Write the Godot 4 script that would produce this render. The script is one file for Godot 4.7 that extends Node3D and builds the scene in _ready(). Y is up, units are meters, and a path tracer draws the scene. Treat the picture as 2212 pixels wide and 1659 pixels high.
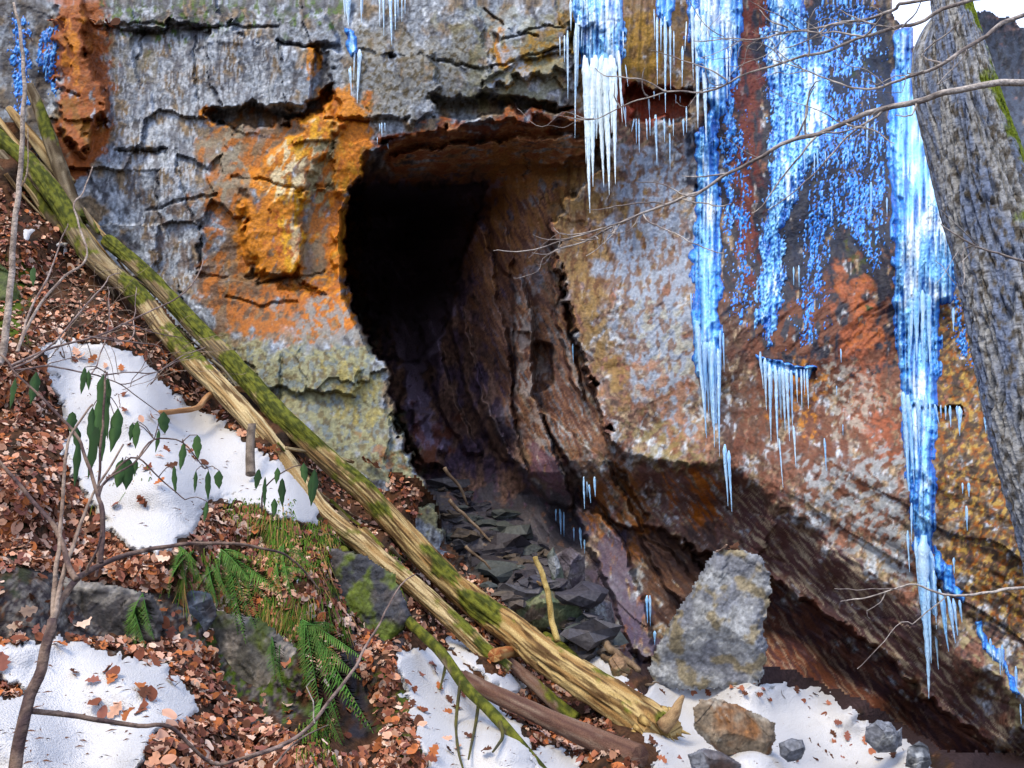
extends Node3D
# A mine-like cave in a frozen cliff above a leafy bank. Positions are read off in survey units (u right, v down, as seen from the
# standing point at the origin) together with a distance in metres; spot() turns them into points of the place.

const PITCH := 0.1309
const FOCAL := 1915.6
const EYE := 1.6
const GAIN := 1.0

var mats := {}
var taken := {}
var rng := RandomNumberGenerator.new()
var n_big := FastNoiseLite.new()
var n_mid := FastNoiseLite.new()
var n_fine := FastNoiseLite.new()
var n_cell := FastNoiseLite.new()
var n_cell2 := FastNoiseLite.new()
var n_ridge := FastNoiseLite.new()
var n_bark := FastNoiseLite.new()
var cliff: Sheet
var even := func(_a: float, _s: float, _p: Vector3) -> float: return 0.0
var ground: Sheet


func spot(u: float, v: float, d: float) -> Vector3:
	var x := (u - 1106.0) / FOCAL
	var y := (829.5 - v) / FOCAL
	var yy := y * cos(PITCH) + sin(PITCH)
	var zz := y * sin(PITCH) - cos(PITCH)
	var t := d / -zz
	return Vector3(x * t, EYE + yy * t, -d)


func col(r: float, g: float, b: float) -> Color:
	return Color(r / 255.0, g / 255.0, b / 255.0).srgb_to_linear()


func make_noise(kind: int, freq: float, octaves: int, sd: int) -> FastNoiseLite:
	var n := FastNoiseLite.new()
	n.noise_type = kind
	n.frequency = freq
	n.seed = sd
	n.fractal_octaves = octaves
	n.fractal_type = FastNoiseLite.FRACTAL_FBM if octaves > 1 else FastNoiseLite.FRACTAL_NONE
	return n


# ---------------------------------------------------------------- a sheet: a surface of columns and rows, each vertex with a distance and a colour
class Sheet:
	var nu := 0
	var nv := 0
	var us := PackedFloat32Array()
	var vs := PackedFloat32Array()
	var d := PackedFloat32Array()
	var r := PackedFloat32Array()
	var g := PackedFloat32Array()
	var b := PackedFloat32Array()
	var wx := PackedFloat32Array()
	var wy := PackedFloat32Array()
	var px := PackedFloat32Array()
	var py := PackedFloat32Array()
	var pz := PackedFloat32Array()
	var i0 := 0
	var i1 := 0
	var j0 := 0
	var j1 := 0
	var sd := PackedFloat32Array()
	var ragged := FastNoiseLite.new()

	func axis(lo: float, hi: float, a: float, bb: float, fine: float, coarse: float) -> PackedFloat32Array:
		var o := PackedFloat32Array()
		var x := lo
		while x < hi:
			o.append(x)
			x += fine if x >= a and x < bb else coarse
		o.append(hi)
		return o

	func setup(u_axis: PackedFloat32Array, v_axis: PackedFloat32Array, warp: FastNoiseLite, amount: float) -> void:
		us = u_axis
		ragged.noise_type = FastNoiseLite.TYPE_SIMPLEX_SMOOTH
		ragged.frequency = 0.014
		ragged.fractal_octaves = 4
		ragged.seed = 33
		vs = v_axis
		nu = us.size()
		nv = vs.size()
		var n := nu * nv
		d.resize(n); r.resize(n); g.resize(n); b.resize(n); wx.resize(n); wy.resize(n); px.resize(n); py.resize(n); pz.resize(n)
		for j in nv:
			for i in nu:
				var k := j * nu + i
				wx[k] = us[i] + amount * warp.get_noise_2d(us[i], vs[j])
				wy[k] = vs[j] + amount * warp.get_noise_2d(us[i] + 3000.0, vs[j] - 1700.0)

	func weigh(ctrl: PackedFloat32Array, u: float, v: float, power: float) -> float:
		var sw := 0.0
		var sz := 0.0
		var m := ctrl.size()
		var q := 0
		while q < m:
			var dx := ctrl[q] - u
			var dy := ctrl[q + 1] - v
			var w := 1.0 / pow(dx * dx + dy * dy + 60.0, power)
			sw += w
			sz += w * ctrl[q + 2]
			q += 3
		return sz / sw

	# a smooth field through control points (u, v, value ...), worked out on a coarse lattice
	func field(ctrl: PackedFloat32Array, power := 1.6, cell := 24.0) -> Array:
		var u0 := us[0]
		var v0 := vs[0]
		var cw := int((us[nu - 1] - u0) / cell) + 3
		var ch := int((vs[nv - 1] - v0) / cell) + 3
		var f := PackedFloat32Array()
		f.resize(cw * ch)
		for j in ch:
			for i in cw:
				f[j * cw + i] = weigh(ctrl, u0 + i * cell, v0 + j * cell, power)
		# two passes of softening take the points' own dimples out
		for p in 2:
			var h := f.duplicate()
			for j in range(1, ch - 1):
				for i in range(1, cw - 1):
					var k := j * cw + i
					f[k] = 0.4 * h[k] + 0.1 * (h[k - 1] + h[k + 1] + h[k - cw] + h[k + cw]) + 0.05 * (h[k - cw - 1] + h[k - cw + 1] + h[k + cw - 1] + h[k + cw + 1])
		return [f, cw, ch, cell, u0, v0]

	func at_field(fd: Array, u: float, v: float) -> float:
		var f: PackedFloat32Array = fd[0]
		var cw: int = fd[1]
		var x: float = (u - fd[4]) / fd[3]
		var y: float = (v - fd[5]) / fd[3]
		var i := clampi(int(x), 0, cw - 2)
		var j := clampi(int(y), 0, int(fd[2]) - 2)
		var fx := x - i
		var fy := y - j
		var k := j * cw + i
		return lerpf(lerpf(f[k], f[k + 1], fx), lerpf(f[k + cw], f[k + cw + 1], fx), fy)

	func find(a: PackedFloat32Array, x: float) -> int:
		return clampi(a.bsearch(x), 0, a.size() - 1)

	# signed distance (negative inside) to a polygon or distance to a line, for the vertices near it; left in sd, i0..i1, j0..j1
	func measure(p: PackedFloat32Array, pad: float, closed := true, wobble := 1.0) -> void:
		var m := p.size() / 2
		var lo := Vector2(1e9, 1e9)
		var hi := Vector2(-1e9, -1e9)
		for q in m:
			lo = lo.min(Vector2(p[2 * q], p[2 * q + 1]))
			hi = hi.max(Vector2(p[2 * q], p[2 * q + 1]))
		i0 = find(us, lo.x - pad); i1 = find(us, hi.x + pad)
		j0 = find(vs, lo.y - pad); j1 = find(vs, hi.y + pad)
		var w := i1 - i0 + 1
		sd.resize(w * (j1 - j0 + 1))
		var first := 0 if closed else 1
		for j in range(j0, j1 + 1):
			for i in range(i0, i1 + 1):
				var k := j * nu + i
				var x := us[i] + (wx[k] - us[i]) * wobble
				var y := vs[j] + (wy[k] - vs[j]) * wobble
				var best := 1e12
				var inside := false
				var prev := (m - 1) if closed else 0
				for q in range(first, m):
					var ax := p[2 * prev]
					var ay := p[2 * prev + 1]
					var bx := p[2 * q]
					var by := p[2 * q + 1]
					var ex := bx - ax
					var ey := by - ay
					var t := clampf(((x - ax) * ex + (y - ay) * ey) / (ex * ex + ey * ey + 1e-6), 0.0, 1.0)
					var dx := x - ax - t * ex
					var dy := y - ay - t * ey
					var dd := dx * dx + dy * dy
					if dd < best:
						best = dd
					if closed and (ay > y) != (by > y) and x < ax + ex * (y - ay) / ey:
						inside = not inside
					prev = q
				sd[(j - j0) * w + i - i0] = -sqrt(best) if inside else sqrt(best)

	func each(f: Callable, limit: float) -> void:
		var w := i1 - i0 + 1
		for j in range(j0, j1 + 1):
			for i in range(i0, i1 + 1):
				var s := sd[(j - j0) * w + i - i0]
				if s < limit:
					f.call(j * nu + i, s)

	# a region of its own distances
	func region(p: PackedFloat32Array, ctrl: PackedFloat32Array, soft: float, wobble := 1.0, power := 1.6) -> void:
		var fd := field(ctrl, power)
		measure(p, soft + 20.0, true, wobble)
		var w := i1 - i0 + 1
		for j in range(j0, j1 + 1):
			for i in range(i0, i1 + 1):
				var s := sd[(j - j0) * w + i - i0]
				if s < soft:
					var k := j * nu + i
					var t := smoothstep(soft, -soft, s)
					d[k] = lerpf(d[k], at_field(fd, us[i], vs[j]), t)

	# push a patch back (amount > 0) or forward
	func push(p: PackedFloat32Array, amount: float, soft: float, wobble := 1.0) -> void:
		measure(p, soft + 20.0, true, wobble)
		var w := i1 - i0 + 1
		for j in range(j0, j1 + 1):
			for i in range(i0, i1 + 1):
				var s := sd[(j - j0) * w + i - i0]
				if s < soft:
					d[j * nu + i] += amount * smoothstep(soft, -soft, s)

	# a joint: a groove along a line
	func groove(p: PackedFloat32Array, width: float, depth: float) -> void:
		measure(p, width + 14.0, false, 0.4)
		var w := i1 - i0 + 1
		for j in range(j0, j1 + 1):
			for i in range(i0, i1 + 1):
				var s := sd[(j - j0) * w + i - i0]
				if s < width:
					d[j * nu + i] += depth * (1.0 - smoothstep(width * 0.4, width, s))

	# an overhanging lip: rock below the line (to the right of its direction) stands back and comes forward again over reach
	func lip(p: PackedFloat32Array, depth: float, reach: float) -> void:
		measure(p, reach + 10.0, false, 0.4)
		var w := i1 - i0 + 1
		var m := p.size() / 2
		for j in range(j0, j1 + 1):
			for i in range(i0, i1 + 1):
				var s := sd[(j - j0) * w + i - i0]
				if s < reach:
					var k := j * nu + i
					var x := us[i] + 0.4 * (wx[k] - us[i])
					var y := vs[j] + 0.4 * (wy[k] - vs[j])
					var under := false
					for q in range(1, m):
						if (x >= p[2 * q - 2]) != (x >= p[2 * q]):
							var t := (x - p[2 * q - 2]) / (p[2 * q] - p[2 * q - 2])
							under = y > lerpf(p[2 * q - 1], p[2 * q + 1], t)
					if under:
						d[k] += depth * (1.0 - s / reach) * smoothstep(0.0, 3.0, s)

	# a stain: a colour, real or standing for light or shade, inside a polygon, broken up by a grain
	func stain_or_light(p: PackedFloat32Array, c: Color, strength: float, soft: float, grain: FastNoiseLite, su: float, sv: float, cut: float, tilt := 0.0, wobble := 1.0) -> void:
		measure(p, soft * 3.0 + 20.0, true, wobble)
		var w := i1 - i0 + 1
		var ca := cos(tilt)
		var sa := sin(tilt)
		for j in range(j0, j1 + 1):
			for i in range(i0, i1 + 1):
				var s := sd[(j - j0) * w + i - i0]
				if s < soft * 3.0:
					var k := j * nu + i
					s += soft * 4.5 * ragged.get_noise_2d(us[i], vs[j])
					var gx := us[i] + 0.25 * (wx[k] - us[i])
					var gy := vs[j] + 0.25 * (wy[k] - vs[j])
					var x := gx * ca + gy * sa
					var y := -gx * sa + gy * ca
					var t := strength * smoothstep(soft, -soft, s) * smoothstep(cut - 0.12, cut + 0.12, grain.get_noise_2d(x * su, y * sv))
					r[k] += (c.r - r[k]) * t
					g[k] += (c.g - g[k]) * t
					b[k] += (c.b - b[k]) * t

	func depth_at(u: float, v: float) -> float:
		var i := clampi(us.bsearch(u), 1, nu - 1)
		var j := clampi(vs.bsearch(v), 1, nv - 1)
		var fx := clampf((u - us[i - 1]) / (us[i] - us[i - 1]), 0.0, 1.0)
		var fy := clampf((v - vs[j - 1]) / (vs[j] - vs[j - 1]), 0.0, 1.0)
		var k := j * nu + i
		return lerpf(lerpf(d[k - nu - 1], d[k - nu], fx), lerpf(d[k - 1], d[k], fx), fy)


func place(s: Sheet) -> void:
	for j in s.nv:
		for i in s.nu:
			var k := j * s.nu + i
			var p := spot(s.us[i], s.vs[j], s.d[k])
			s.px[k] = p.x
			s.py[k] = p.y
			s.pz[k] = p.z


# the part of a sheet where keep is not 0, as a mesh
func sheet_mesh(s: Sheet, keep: PackedByteArray, want: int, a0 := 0, a1 := -1, b0 := 0, b1 := -1, dd := PackedFloat32Array(), cc := PackedColorArray()) -> ArrayMesh:
	if a1 < 0:
		a1 = s.nu - 1
		b1 = s.nv - 1
	var w := a1 - a0 + 1
	var h := b1 - b0 + 1
	var pos := PackedVector3Array()
	var nor := PackedVector3Array()
	var color := PackedColorArray()
	pos.resize(w * h)
	nor.resize(w * h)
	color.resize(w * h)
	var own := dd.size() > 0
	for j in h:
		for i in w:
			var q := j * w + i
			var k := (j + b0) * s.nu + i + a0
			if own:
				pos[q] = spot(s.us[i + a0], s.vs[j + b0], dd[q])
				color[q] = cc[q]
			else:
				pos[q] = Vector3(s.px[k], s.py[k], s.pz[k])
				color[q] = Color(s.r[k], s.g[k], s.b[k])
	for j in h:
		for i in w:
			var q := j * w + i
			var e := pos[q + 1 if i < w - 1 else q] - pos[q - 1 if i > 0 else q]
			var f := pos[q + w if j < h - 1 else q] - pos[q - w if j > 0 else q]
			nor[q] = f.cross(e).normalized()
	var idx := PackedInt32Array()
	var old := PackedInt32Array()
	old.resize(w * h)
	old.fill(-1)
	var np := PackedVector3Array()
	var nn := PackedVector3Array()
	var nc := PackedColorArray()
	for j in h - 1:
		for i in w - 1:
			var q := j * w + i
			var k0 := q if own else (j + b0) * s.nu + i + a0
			if keep[k0] != want:
				continue
			for t in [q, q + 1, q + w, q + w + 1]:
				if old[t] < 0:
					old[t] = np.size()
					np.append(pos[t])
					nn.append(nor[t])
					nc.append(color[t])
			idx.append_array(PackedInt32Array([old[q], old[q + 1], old[q + w], old[q + 1], old[q + w + 1], old[q + w]]))
	return array_mesh(np, nn, nc, idx)


func array_mesh(p: PackedVector3Array, n: PackedVector3Array, c: PackedColorArray, idx: PackedInt32Array) -> ArrayMesh:
	var a := []
	a.resize(Mesh.ARRAY_MAX)
	a[Mesh.ARRAY_VERTEX] = p
	if n.size():
		a[Mesh.ARRAY_NORMAL] = n
	if c.size():
		a[Mesh.ARRAY_COLOR] = c
	a[Mesh.ARRAY_INDEX] = idx
	var m := ArrayMesh.new()
	m.add_surface_from_arrays(Mesh.PRIMITIVE_TRIANGLES, a)
	return m


# ---------------------------------------------------------------- things and parts
func numbered(called: String) -> String:
	taken[called] = taken.get(called, -1) + 1
	return called if taken[called] == 0 else "%s_%03d" % [called, taken[called]]


func tag(o: Node3D, label: String, category: String, group := "", kind := "") -> Node3D:
	if label:
		o.set_meta("label", label)
	if category:
		o.set_meta("category", category)
	if group:
		o.set_meta("group", group)
	if kind:
		o.set_meta("kind", kind)
	return o


func thing(called: String, label: String, category: String, at: Vector3, group := "") -> Node3D:
	var o := Node3D.new()
	o.name = numbered(called)
	add_child(o)
	o.position = at
	return tag(o, label, category, group)


# a mesh under a parent; its points are given in the place's axes and moved to the parent's
func part(called: String, m: Mesh, mat: Material, parent: Node3D = null, label := "") -> MeshInstance3D:
	var o := MeshInstance3D.new()
	o.mesh = m
	o.material_override = null
	m.surface_set_material(0, mat)
	if parent == null:
		o.name = numbered(called)
		add_child(o)
	else:
		o.name = called
		parent.add_child(o, true)
		var back := Vector3.ZERO
		var p: Node = parent
		while p is Node3D and p != self:
			back -= (p as Node3D).position
			p = p.get_parent()
		o.position = back
	if label:
		o.set_meta("label", label)
	return o


func noise_tex(sd: int, freq: float, octaves: int, lo: float, hi: float, kind := FastNoiseLite.TYPE_SIMPLEX_SMOOTH, size := 512) -> NoiseTexture2D:
	var t := NoiseTexture2D.new()
	t.width = size
	t.height = size
	t.seamless = true
	t.noise = make_noise(kind, freq, octaves, sd)
	var g := Gradient.new()
	g.set_color(0, Color(lo, lo, lo))
	g.set_color(1, Color(hi, hi, hi))
	t.color_ramp = g
	return t


func surface(called: String, rough: float, tex: Texture2D, scale: Vector3, relief: Texture2D, relief_cm: float, spec := 0.4) -> StandardMaterial3D:
	var m := StandardMaterial3D.new()
	m.resource_name = called
	m.vertex_color_use_as_albedo = true
	m.roughness = rough
	m.metallic_specular = spec
	if tex:
		m.albedo_texture = tex
	m.uv1_triplanar = true
	m.uv1_world_triplanar = true
	m.uv1_scale = scale
	if relief:
		m.heightmap_enabled = true
		m.heightmap_texture = relief
		m.heightmap_scale = relief_cm
	mats[called] = m
	return m


func _ready() -> void:
	rng.seed = 7
	setup_view()
	setup_materials()
	print("t0 ", Time.get_ticks_msec())
	build_cliff()
	print("cliff ", Time.get_ticks_msec())
	build_ground()
	print("ground ", Time.get_ticks_msec())
	build_snow()
	build_ice()
	print("ice ", Time.get_ticks_msec())
	build_rocks()
	build_logs()
	build_trees()
	print("trees ", Time.get_ticks_msec())
	build_shrubs()
	build_ferns()
	build_leaves()
	build_grass()
	print("all ", Time.get_ticks_msec())


func setup_view() -> void:
	var cam := Camera3D.new()
	cam.name = "camera"
	cam.fov = 46.83
	cam.position = Vector3(0, EYE, 0)
	cam.rotation = Vector3(PITCH, 0, 0)
	cam.near = 0.05
	cam.far = 400.0
	add_child(cam)
	cam.current = true
	var env := Environment.new()
	env.background_mode = Environment.BG_SKY
	var sky_mat := ProceduralSkyMaterial.new()
	sky_mat.sky_top_color = Color(0.70, 0.79, 0.97)
	sky_mat.sky_horizon_color = Color(0.90, 0.90, 0.93)
	sky_mat.sky_curve = 0.3
	sky_mat.ground_bottom_color = Color(0.20, 0.17, 0.14)
	sky_mat.ground_horizon_color = Color(0.30, 0.27, 0.24)
	sky_mat.sun_angle_max = 1.0
	var sky := Sky.new()
	sky.sky_material = sky_mat
	env.sky = sky
	env.tonemap_mode = Environment.TONE_MAPPER_LINEAR
	env.tonemap_exposure = 2.7
	env.sdfgi_enabled = true
	env.ssao_enabled = true
	env.ssil_enabled = true
	var we := WorldEnvironment.new()
	we.name = "world_environment"
	we.environment = env
	add_child(we)
	var sun := DirectionalLight3D.new()
	sun.name = "sun"
	sun.light_energy = 0.5
	sun.light_color = Color(1.0, 0.94, 0.84)
	sun.light_angular_distance = 20.0
	sun.shadow_enabled = true
	add_child(sun)
	sun.look_at_from_position(Vector3(-3, 8, 4.5), Vector3.ZERO)


func setup_materials() -> void:
	n_big = make_noise(FastNoiseLite.TYPE_SIMPLEX_SMOOTH, 0.45, 3, 11)
	n_mid = make_noise(FastNoiseLite.TYPE_SIMPLEX_SMOOTH, 1.6, 4, 12)
	n_fine = make_noise(FastNoiseLite.TYPE_SIMPLEX_SMOOTH, 7.0, 4, 13)
	n_cell = make_noise(FastNoiseLite.TYPE_CELLULAR, 0.9, 1, 14)
	n_cell.cellular_return_type = FastNoiseLite.RETURN_CELL_VALUE
	n_cell.cellular_distance_function = FastNoiseLite.DISTANCE_MANHATTAN
	n_cell2 = make_noise(FastNoiseLite.TYPE_CELLULAR, 2.6, 1, 15)
	n_cell2.cellular_return_type = FastNoiseLite.RETURN_CELL_VALUE
	n_cell2.cellular_distance_function = FastNoiseLite.DISTANCE_MANHATTAN
	n_ridge = make_noise(FastNoiseLite.TYPE_SIMPLEX_SMOOTH, 1.0, 4, 16)
	n_ridge.fractal_type = FastNoiseLite.FRACTAL_RIDGED
	n_bark = make_noise(FastNoiseLite.TYPE_SIMPLEX_SMOOTH, 1.0, 2, 17)
	var grain := noise_tex(21, 0.03, 5, 0.62, 1.0)
	var relief := noise_tex(22, 0.02, 6, 0.0, 1.0)
	surface("rock", 0.66, grain, Vector3.ONE * 1.3, relief, 1.0)
	surface("soil", 0.95, grain, Vector3.ONE * 1.7, relief, 2.0, 0.2)
	surface("snow", 0.85, noise_tex(27, 0.08, 4, 0.86, 1.0), Vector3.ONE * 2.5, noise_tex(23, 0.06, 5, 0.0, 1.0), 1.0, 0.3)
	surface("ice", 0.14, null, Vector3(5, 1.2, 5), noise_tex(24, 0.03, 4, 0.0, 1.0), 1.2, 0.5)
	surface("wood", 0.85, noise_tex(25, 0.05, 4, 0.65, 1.0), Vector3.ONE * 3.0, noise_tex(26, 0.05, 4, 0.0, 1.0), 0.6, 0.25)
	surface("bark", 0.9, grain, Vector3.ONE * 2.5, relief, 1.2, 0.25)
	surface("leaf", 0.8, null, Vector3.ONE, null, 0.0, 0.25)
	var green := surface("green_leaf", 0.7, null, Vector3.ONE, null, 0.0, 0.4)
	green.backlight_enabled = true
	green.backlight = Color(0.3, 0.35, 0.15)


# ---------------------------------------------------------------- the cliff
func build_cliff() -> void:
	var s := Sheet.new()
	cliff = s
	var warp := make_noise(FastNoiseLite.TYPE_SIMPLEX_SMOOTH, 0.022, 3, 31)
	s.setup(s.axis(-900, 2800, -12, 2224, 2.7, 22.0), s.axis(-300, 1760, -12, 1660, 2.7, 22.0), warp, 20.0)
	var base := PackedFloat32Array([
		-300, 0, 9.0, -300, 800, 8.8, 0, -200, 10.2, 600, -250, 10.4, 1200, -250, 10.4, 1800, -250, 11.2, 2300, -200, 10.8,
		0, 0, 9.7, 0, 430, 9.4, 320, 160, 9.8, 320, 540, 9.8, 600, 160, 9.8, 420, 760, 9.6, 600, 540, 9.65, 730, 480, 9.8, 720, 300, 9.7, 760, 860, 9.1, 860, 1020, 8.9, 540, 820, 9.2, 640, 960, 8.9,
		920, 100, 9.6, 1130, 160, 9.7, 1300, 130, 9.8, 1400, 220, 9.9,
		1480, 420, 10.2, 1330, 520, 10.3, 1400, 760, 9.9, 1300, 760, 10.1, 1360, 900, 9.9, 1560, 800, 9.5, 1560, 1020, 9.1, 1780, 430, 9.5, 1780, 800, 9.2, 1780, 1080, 8.7,
		2000, 540, 9.0, 2000, 1080, 8.2, 2212, 540, 8.7, 2212, 1190, 7.6, 2212, 1620, 7.2, 1890, 0, 10.5, 2212, 100, 12.0, 2500, 600, 9.0, 2500, 1200, 7.6, 1650, 0, 10.0])
	var fd := s.field(base)
	for j in s.nv:
		for i in s.nu:
			s.d[j * s.nu + i] = s.at_field(fd, s.us[i], s.vs[j])
	# under the right wall the rock curls in, then a hollow stands back
	s.region(PackedFloat32Array([1225, 1090, 1300, 960, 1390, 995, 1500, 1015, 1560, 1000, 1700, 1110, 1800, 1180, 1900, 1230, 1990, 1300, 2090, 1420, 2250, 1560, 2250, 1800, 1200, 1800, 1200, 1200]),  # curls in softly
		PackedFloat32Array([1400, 1000, 9.9, 1400, 1100, 10.7, 1330, 1090, 11.0, 1500, 1015, 9.5, 1500, 1130, 10.4, 1560, 1005, 9.15, 1570, 1130, 10.1, 1700, 1115, 8.95, 1680, 1215, 9.8, 1800, 1185, 8.6, 1780, 1290, 9.4, 1900, 1235, 8.35, 1880, 1350, 9.1, 1990, 1305, 8.0, 1980, 1450, 8.7, 2090, 1425, 7.7, 2080, 1540, 8.3, 2212, 1560, 7.3, 2212, 1640, 7.8]), 16.0, 0.6)
	s.region(PackedFloat32Array([1180, 1085, 1400, 1180, 1530, 1195, 1660, 1245, 1800, 1335, 1900, 1405, 2000, 1505, 2100, 1580, 2250, 1670, 2250, 1800, 1180, 1800]),
		PackedFloat32Array([1250, 1130, 11.6, 1300, 1300, 10.8, 1400, 1190, 11.2, 1400, 1420, 9.6, 1560, 1220, 11.0, 1560, 1450, 9.2, 1700, 1290, 10.8, 1700, 1480, 9.4, 1850, 1400, 10.3, 1850, 1560, 9.0, 2000, 1530, 9.7, 2000, 1660, 8.6, 2150, 1640, 9.0, 2200, 1700, 8.3]), 4.0, 0.6)
	# the cave
	s.region(PackedFloat32Array([790, 333, 765, 400, 752, 470, 748, 560, 757, 640, 775, 700, 815, 760, 835, 800, 845, 890, 870, 960, 890, 1000, 930, 1060, 960, 1165, 1010, 1230, 1090, 1300, 1200, 1400, 1400, 1520, 1480, 1480, 1540, 1290, 1500, 1190, 1400, 1130, 1340, 1010, 1300, 900, 1255, 760, 1215, 620, 1190, 480, 1235, 420, 1320, 345, 1310, 285, 1235, 266, 1150, 260, 1050, 270, 930, 287, 830, 305]),
		PackedFloat32Array([800, 325, 9.9, 860, 305, 9.9, 940, 292, 9.9, 1050, 276, 9.9, 1160, 266, 9.9, 1260, 275, 9.95, 900, 335, 10.5, 1050, 315, 10.5, 1200, 310, 10.4, 830, 370, 11.0, 860, 350, 10.8, 960, 375, 11.2, 1080, 372, 11.2, 1180, 370, 11.0, 1290, 330, 10.5,
			790, 470, 16.5, 860, 470, 17, 940, 450, 15, 1020, 430, 13, 800, 650, 17, 900, 600, 16, 960, 560, 14, 1000, 520, 12.8, 870, 780, 15.5,
			1060, 480, 11.9, 1110, 470, 11.4, 1170, 450, 10.9, 1220, 440, 10.6, 1150, 560, 11.1, 1060, 600, 12.0, 1000, 700, 13.0, 1090, 720, 11.7, 1180, 640, 11.1, 1205, 720, 11.1, 1250, 860, 10.9, 1300, 980, 10.7, 1200, 850, 11.2, 1240, 980, 11.0,
			960, 800, 13.6, 1040, 860, 12.4, 1100, 900, 11.7, 1160, 1030, 11.2, 960, 920, 13.8, 1050, 980, 12.8, 1130, 1060, 12.4, 1220, 1120, 12.0, 1300, 1180, 11.4,
			840, 760, 15.5, 860, 870, 14.5, 900, 960, 13.2, 960, 1010, 12.8, 1040, 1080, 12.2, 960, 1090, 11.4, 1060, 1170, 11.0, 1160, 1150, 11.6, 1150, 1260, 10.0, 1250, 1280, 10.4, 1200, 1350, 9.0, 1320, 1250, 10.8, 1330, 1420, 9.2, 1380, 1330, 10.3, 1440, 1150, 10.8, 1440, 1200, 11.0, 1480, 1300, 10.4, 1420, 1470, 8.8]), 4.0, 1.0, 2.0)
	place(s)
	relief(s)
	# slabs that stand out of the cave's right wall
	var slab := PackedFloat32Array([1106, 596, 1113, 720, 1114, 853, 1124, 953, 1146, 1036, 1183, 1080, 1219, 1098, 1236, 1088, 1233, 1073, 1216, 1020, 1189, 953, 1166, 886, 1149, 853, 1156, 786, 1148, 740, 1152, 686, 1139, 636, 1125, 600])
	s.push(slab, -0.5, 3.0, 0.35)
	s.push(PackedFloat32Array([1146, 738, 1192, 742, 1196, 830, 1160, 850, 1150, 800]), 0.3, 2.5, 0.3)
	s.push(PackedFloat32Array([1108, 716, 1142, 718, 1146, 760, 1112, 757]), 0.12, 2.0, 0.3)
	s.push(PackedFloat32Array([1030, 470, 1060, 545, 1075, 640, 1100, 760, 1112, 900, 1140, 1030, 1090, 980, 1040, 860, 1000, 720, 990, 600]), -0.3, 6.0, 0.5)
	s.push(PackedFloat32Array([1166, 890, 1200, 900, 1246, 946, 1300, 985, 1346, 1063, 1390, 1150, 1330, 1130, 1270, 1060, 1215, 985]), -0.4, 3.0, 0.4)
	s.push(PackedFloat32Array([1240, 1090, 1300, 1110, 1350, 1180, 1400, 1330, 1420, 1440, 1360, 1400, 1320, 1280, 1270, 1180]), -0.6, 5.0, 0.5)
	s.push(PackedFloat32Array([1380, 1160, 1440, 1185, 1530, 1290, 1500, 1330, 1440, 1270]), -0.25, 4.0, 0.4)
	s.push(PackedFloat32Array([770, 400, 900, 393, 1050, 398, 1035, 470, 1000, 560, 965, 700, 900, 790, 800, 760, 740, 640, 735, 460]), 1.6, 4.0, 0.4)
	s.push(PackedFloat32Array([840, 335, 1000, 310, 1230, 290, 1290, 320, 1220, 352, 1000, 362, 850, 372]), -0.25, 3.0, 0.6)
	s.push(PackedFloat32Array([960, 640, 990, 640, 1050, 860, 1110, 1000, 1080, 990, 1010, 860]), -0.35, 3.0, 0.4)
	s.push(PackedFloat32Array([905, 700, 930, 690, 990, 880, 1040, 980, 1010, 980, 950, 880]), -0.35, 3.0, 0.4)
	s.push(PackedFloat32Array([1180, 520, 1205, 560, 1225, 700, 1262, 860, 1240, 840, 1210, 730]), -0.2, 3.0, 0.4)
	s.push(PackedFloat32Array([1055, 470, 1090, 480, 1110, 560, 1100, 600, 1070, 560]), -0.2, 3.0, 0.4)
	s.push(PackedFloat32Array([870, 940, 900, 880, 950, 960, 965, 1010, 900, 1000]), -0.7, 10.0)
	s.push(PackedFloat32Array([850, 860, 880, 820, 905, 900, 880, 960]), -0.6, 10.0)
	# ledges, blocks and joints of the left face and the lintel
	s.push(PackedFloat32Array([440, 238, 560, 226, 640, 240, 690, 205, 725, 180, 700, 240, 620, 262, 560, 278, 480, 270]), 0.35, 5.0)
	s.push(PackedFloat32Array([605, 15, 700, 30, 735, 90, 640, 100, 605, 80]), -0.15, 3.0, 0.4)
	s.push(PackedFloat32Array([610, 95, 680, 105, 665, 230, 580, 225]), -0.22, 3.0, 0.4)
	s.push(PackedFloat32Array([930, 212, 1060, 208, 1180, 215, 1235, 240, 1100, 238, 990, 262, 930, 250]), 0.3, 4.0)
	s.push(PackedFloat32Array([700, 110, 940, 120, 940, 190, 930, 246, 880, 262, 740, 250]), -0.12, 4.0)
	s.push(PackedFloat32Array([1080, 60, 1230, 40, 1240, 150, 1120, 165, 1040, 200]), -0.14, 4.0)
	s.push(PackedFloat32Array([1230, 60, 1300, 60, 1300, 260, 1220, 255]), 0.1, 6.0)
	s.push(PackedFloat32Array([1345, 190, 1500, 195, 1490, 255, 1370, 258]), 0.28, 4.0)
	s.push(PackedFloat32Array([460, 430, 530, 480, 540, 590, 640, 590, 700, 640, 560, 610, 440, 600, 430, 500]), 0.12, 4.0)
	s.push(PackedFloat32Array([520, 400, 600, 320, 700, 230, 740, 260, 700, 340, 640, 430, 660, 580, 560, 605, 530, 520]), -0.14, 12.0)
	s.push(PackedFloat32Array([640, 440, 700, 400, 735, 420, 720, 600, 660, 590]), 0.1, 8.0)
	s.push(PackedFloat32Array([120, 0, 180, 0, 190, 120, 230, 220, 180, 330, 130, 300]), -0.35, 8.0)
	s.push(PackedFloat32Array([500, 760, 600, 752, 700, 765, 780, 800, 770, 850, 640, 850, 520, 820]), -0.1, 4.0)
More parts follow.
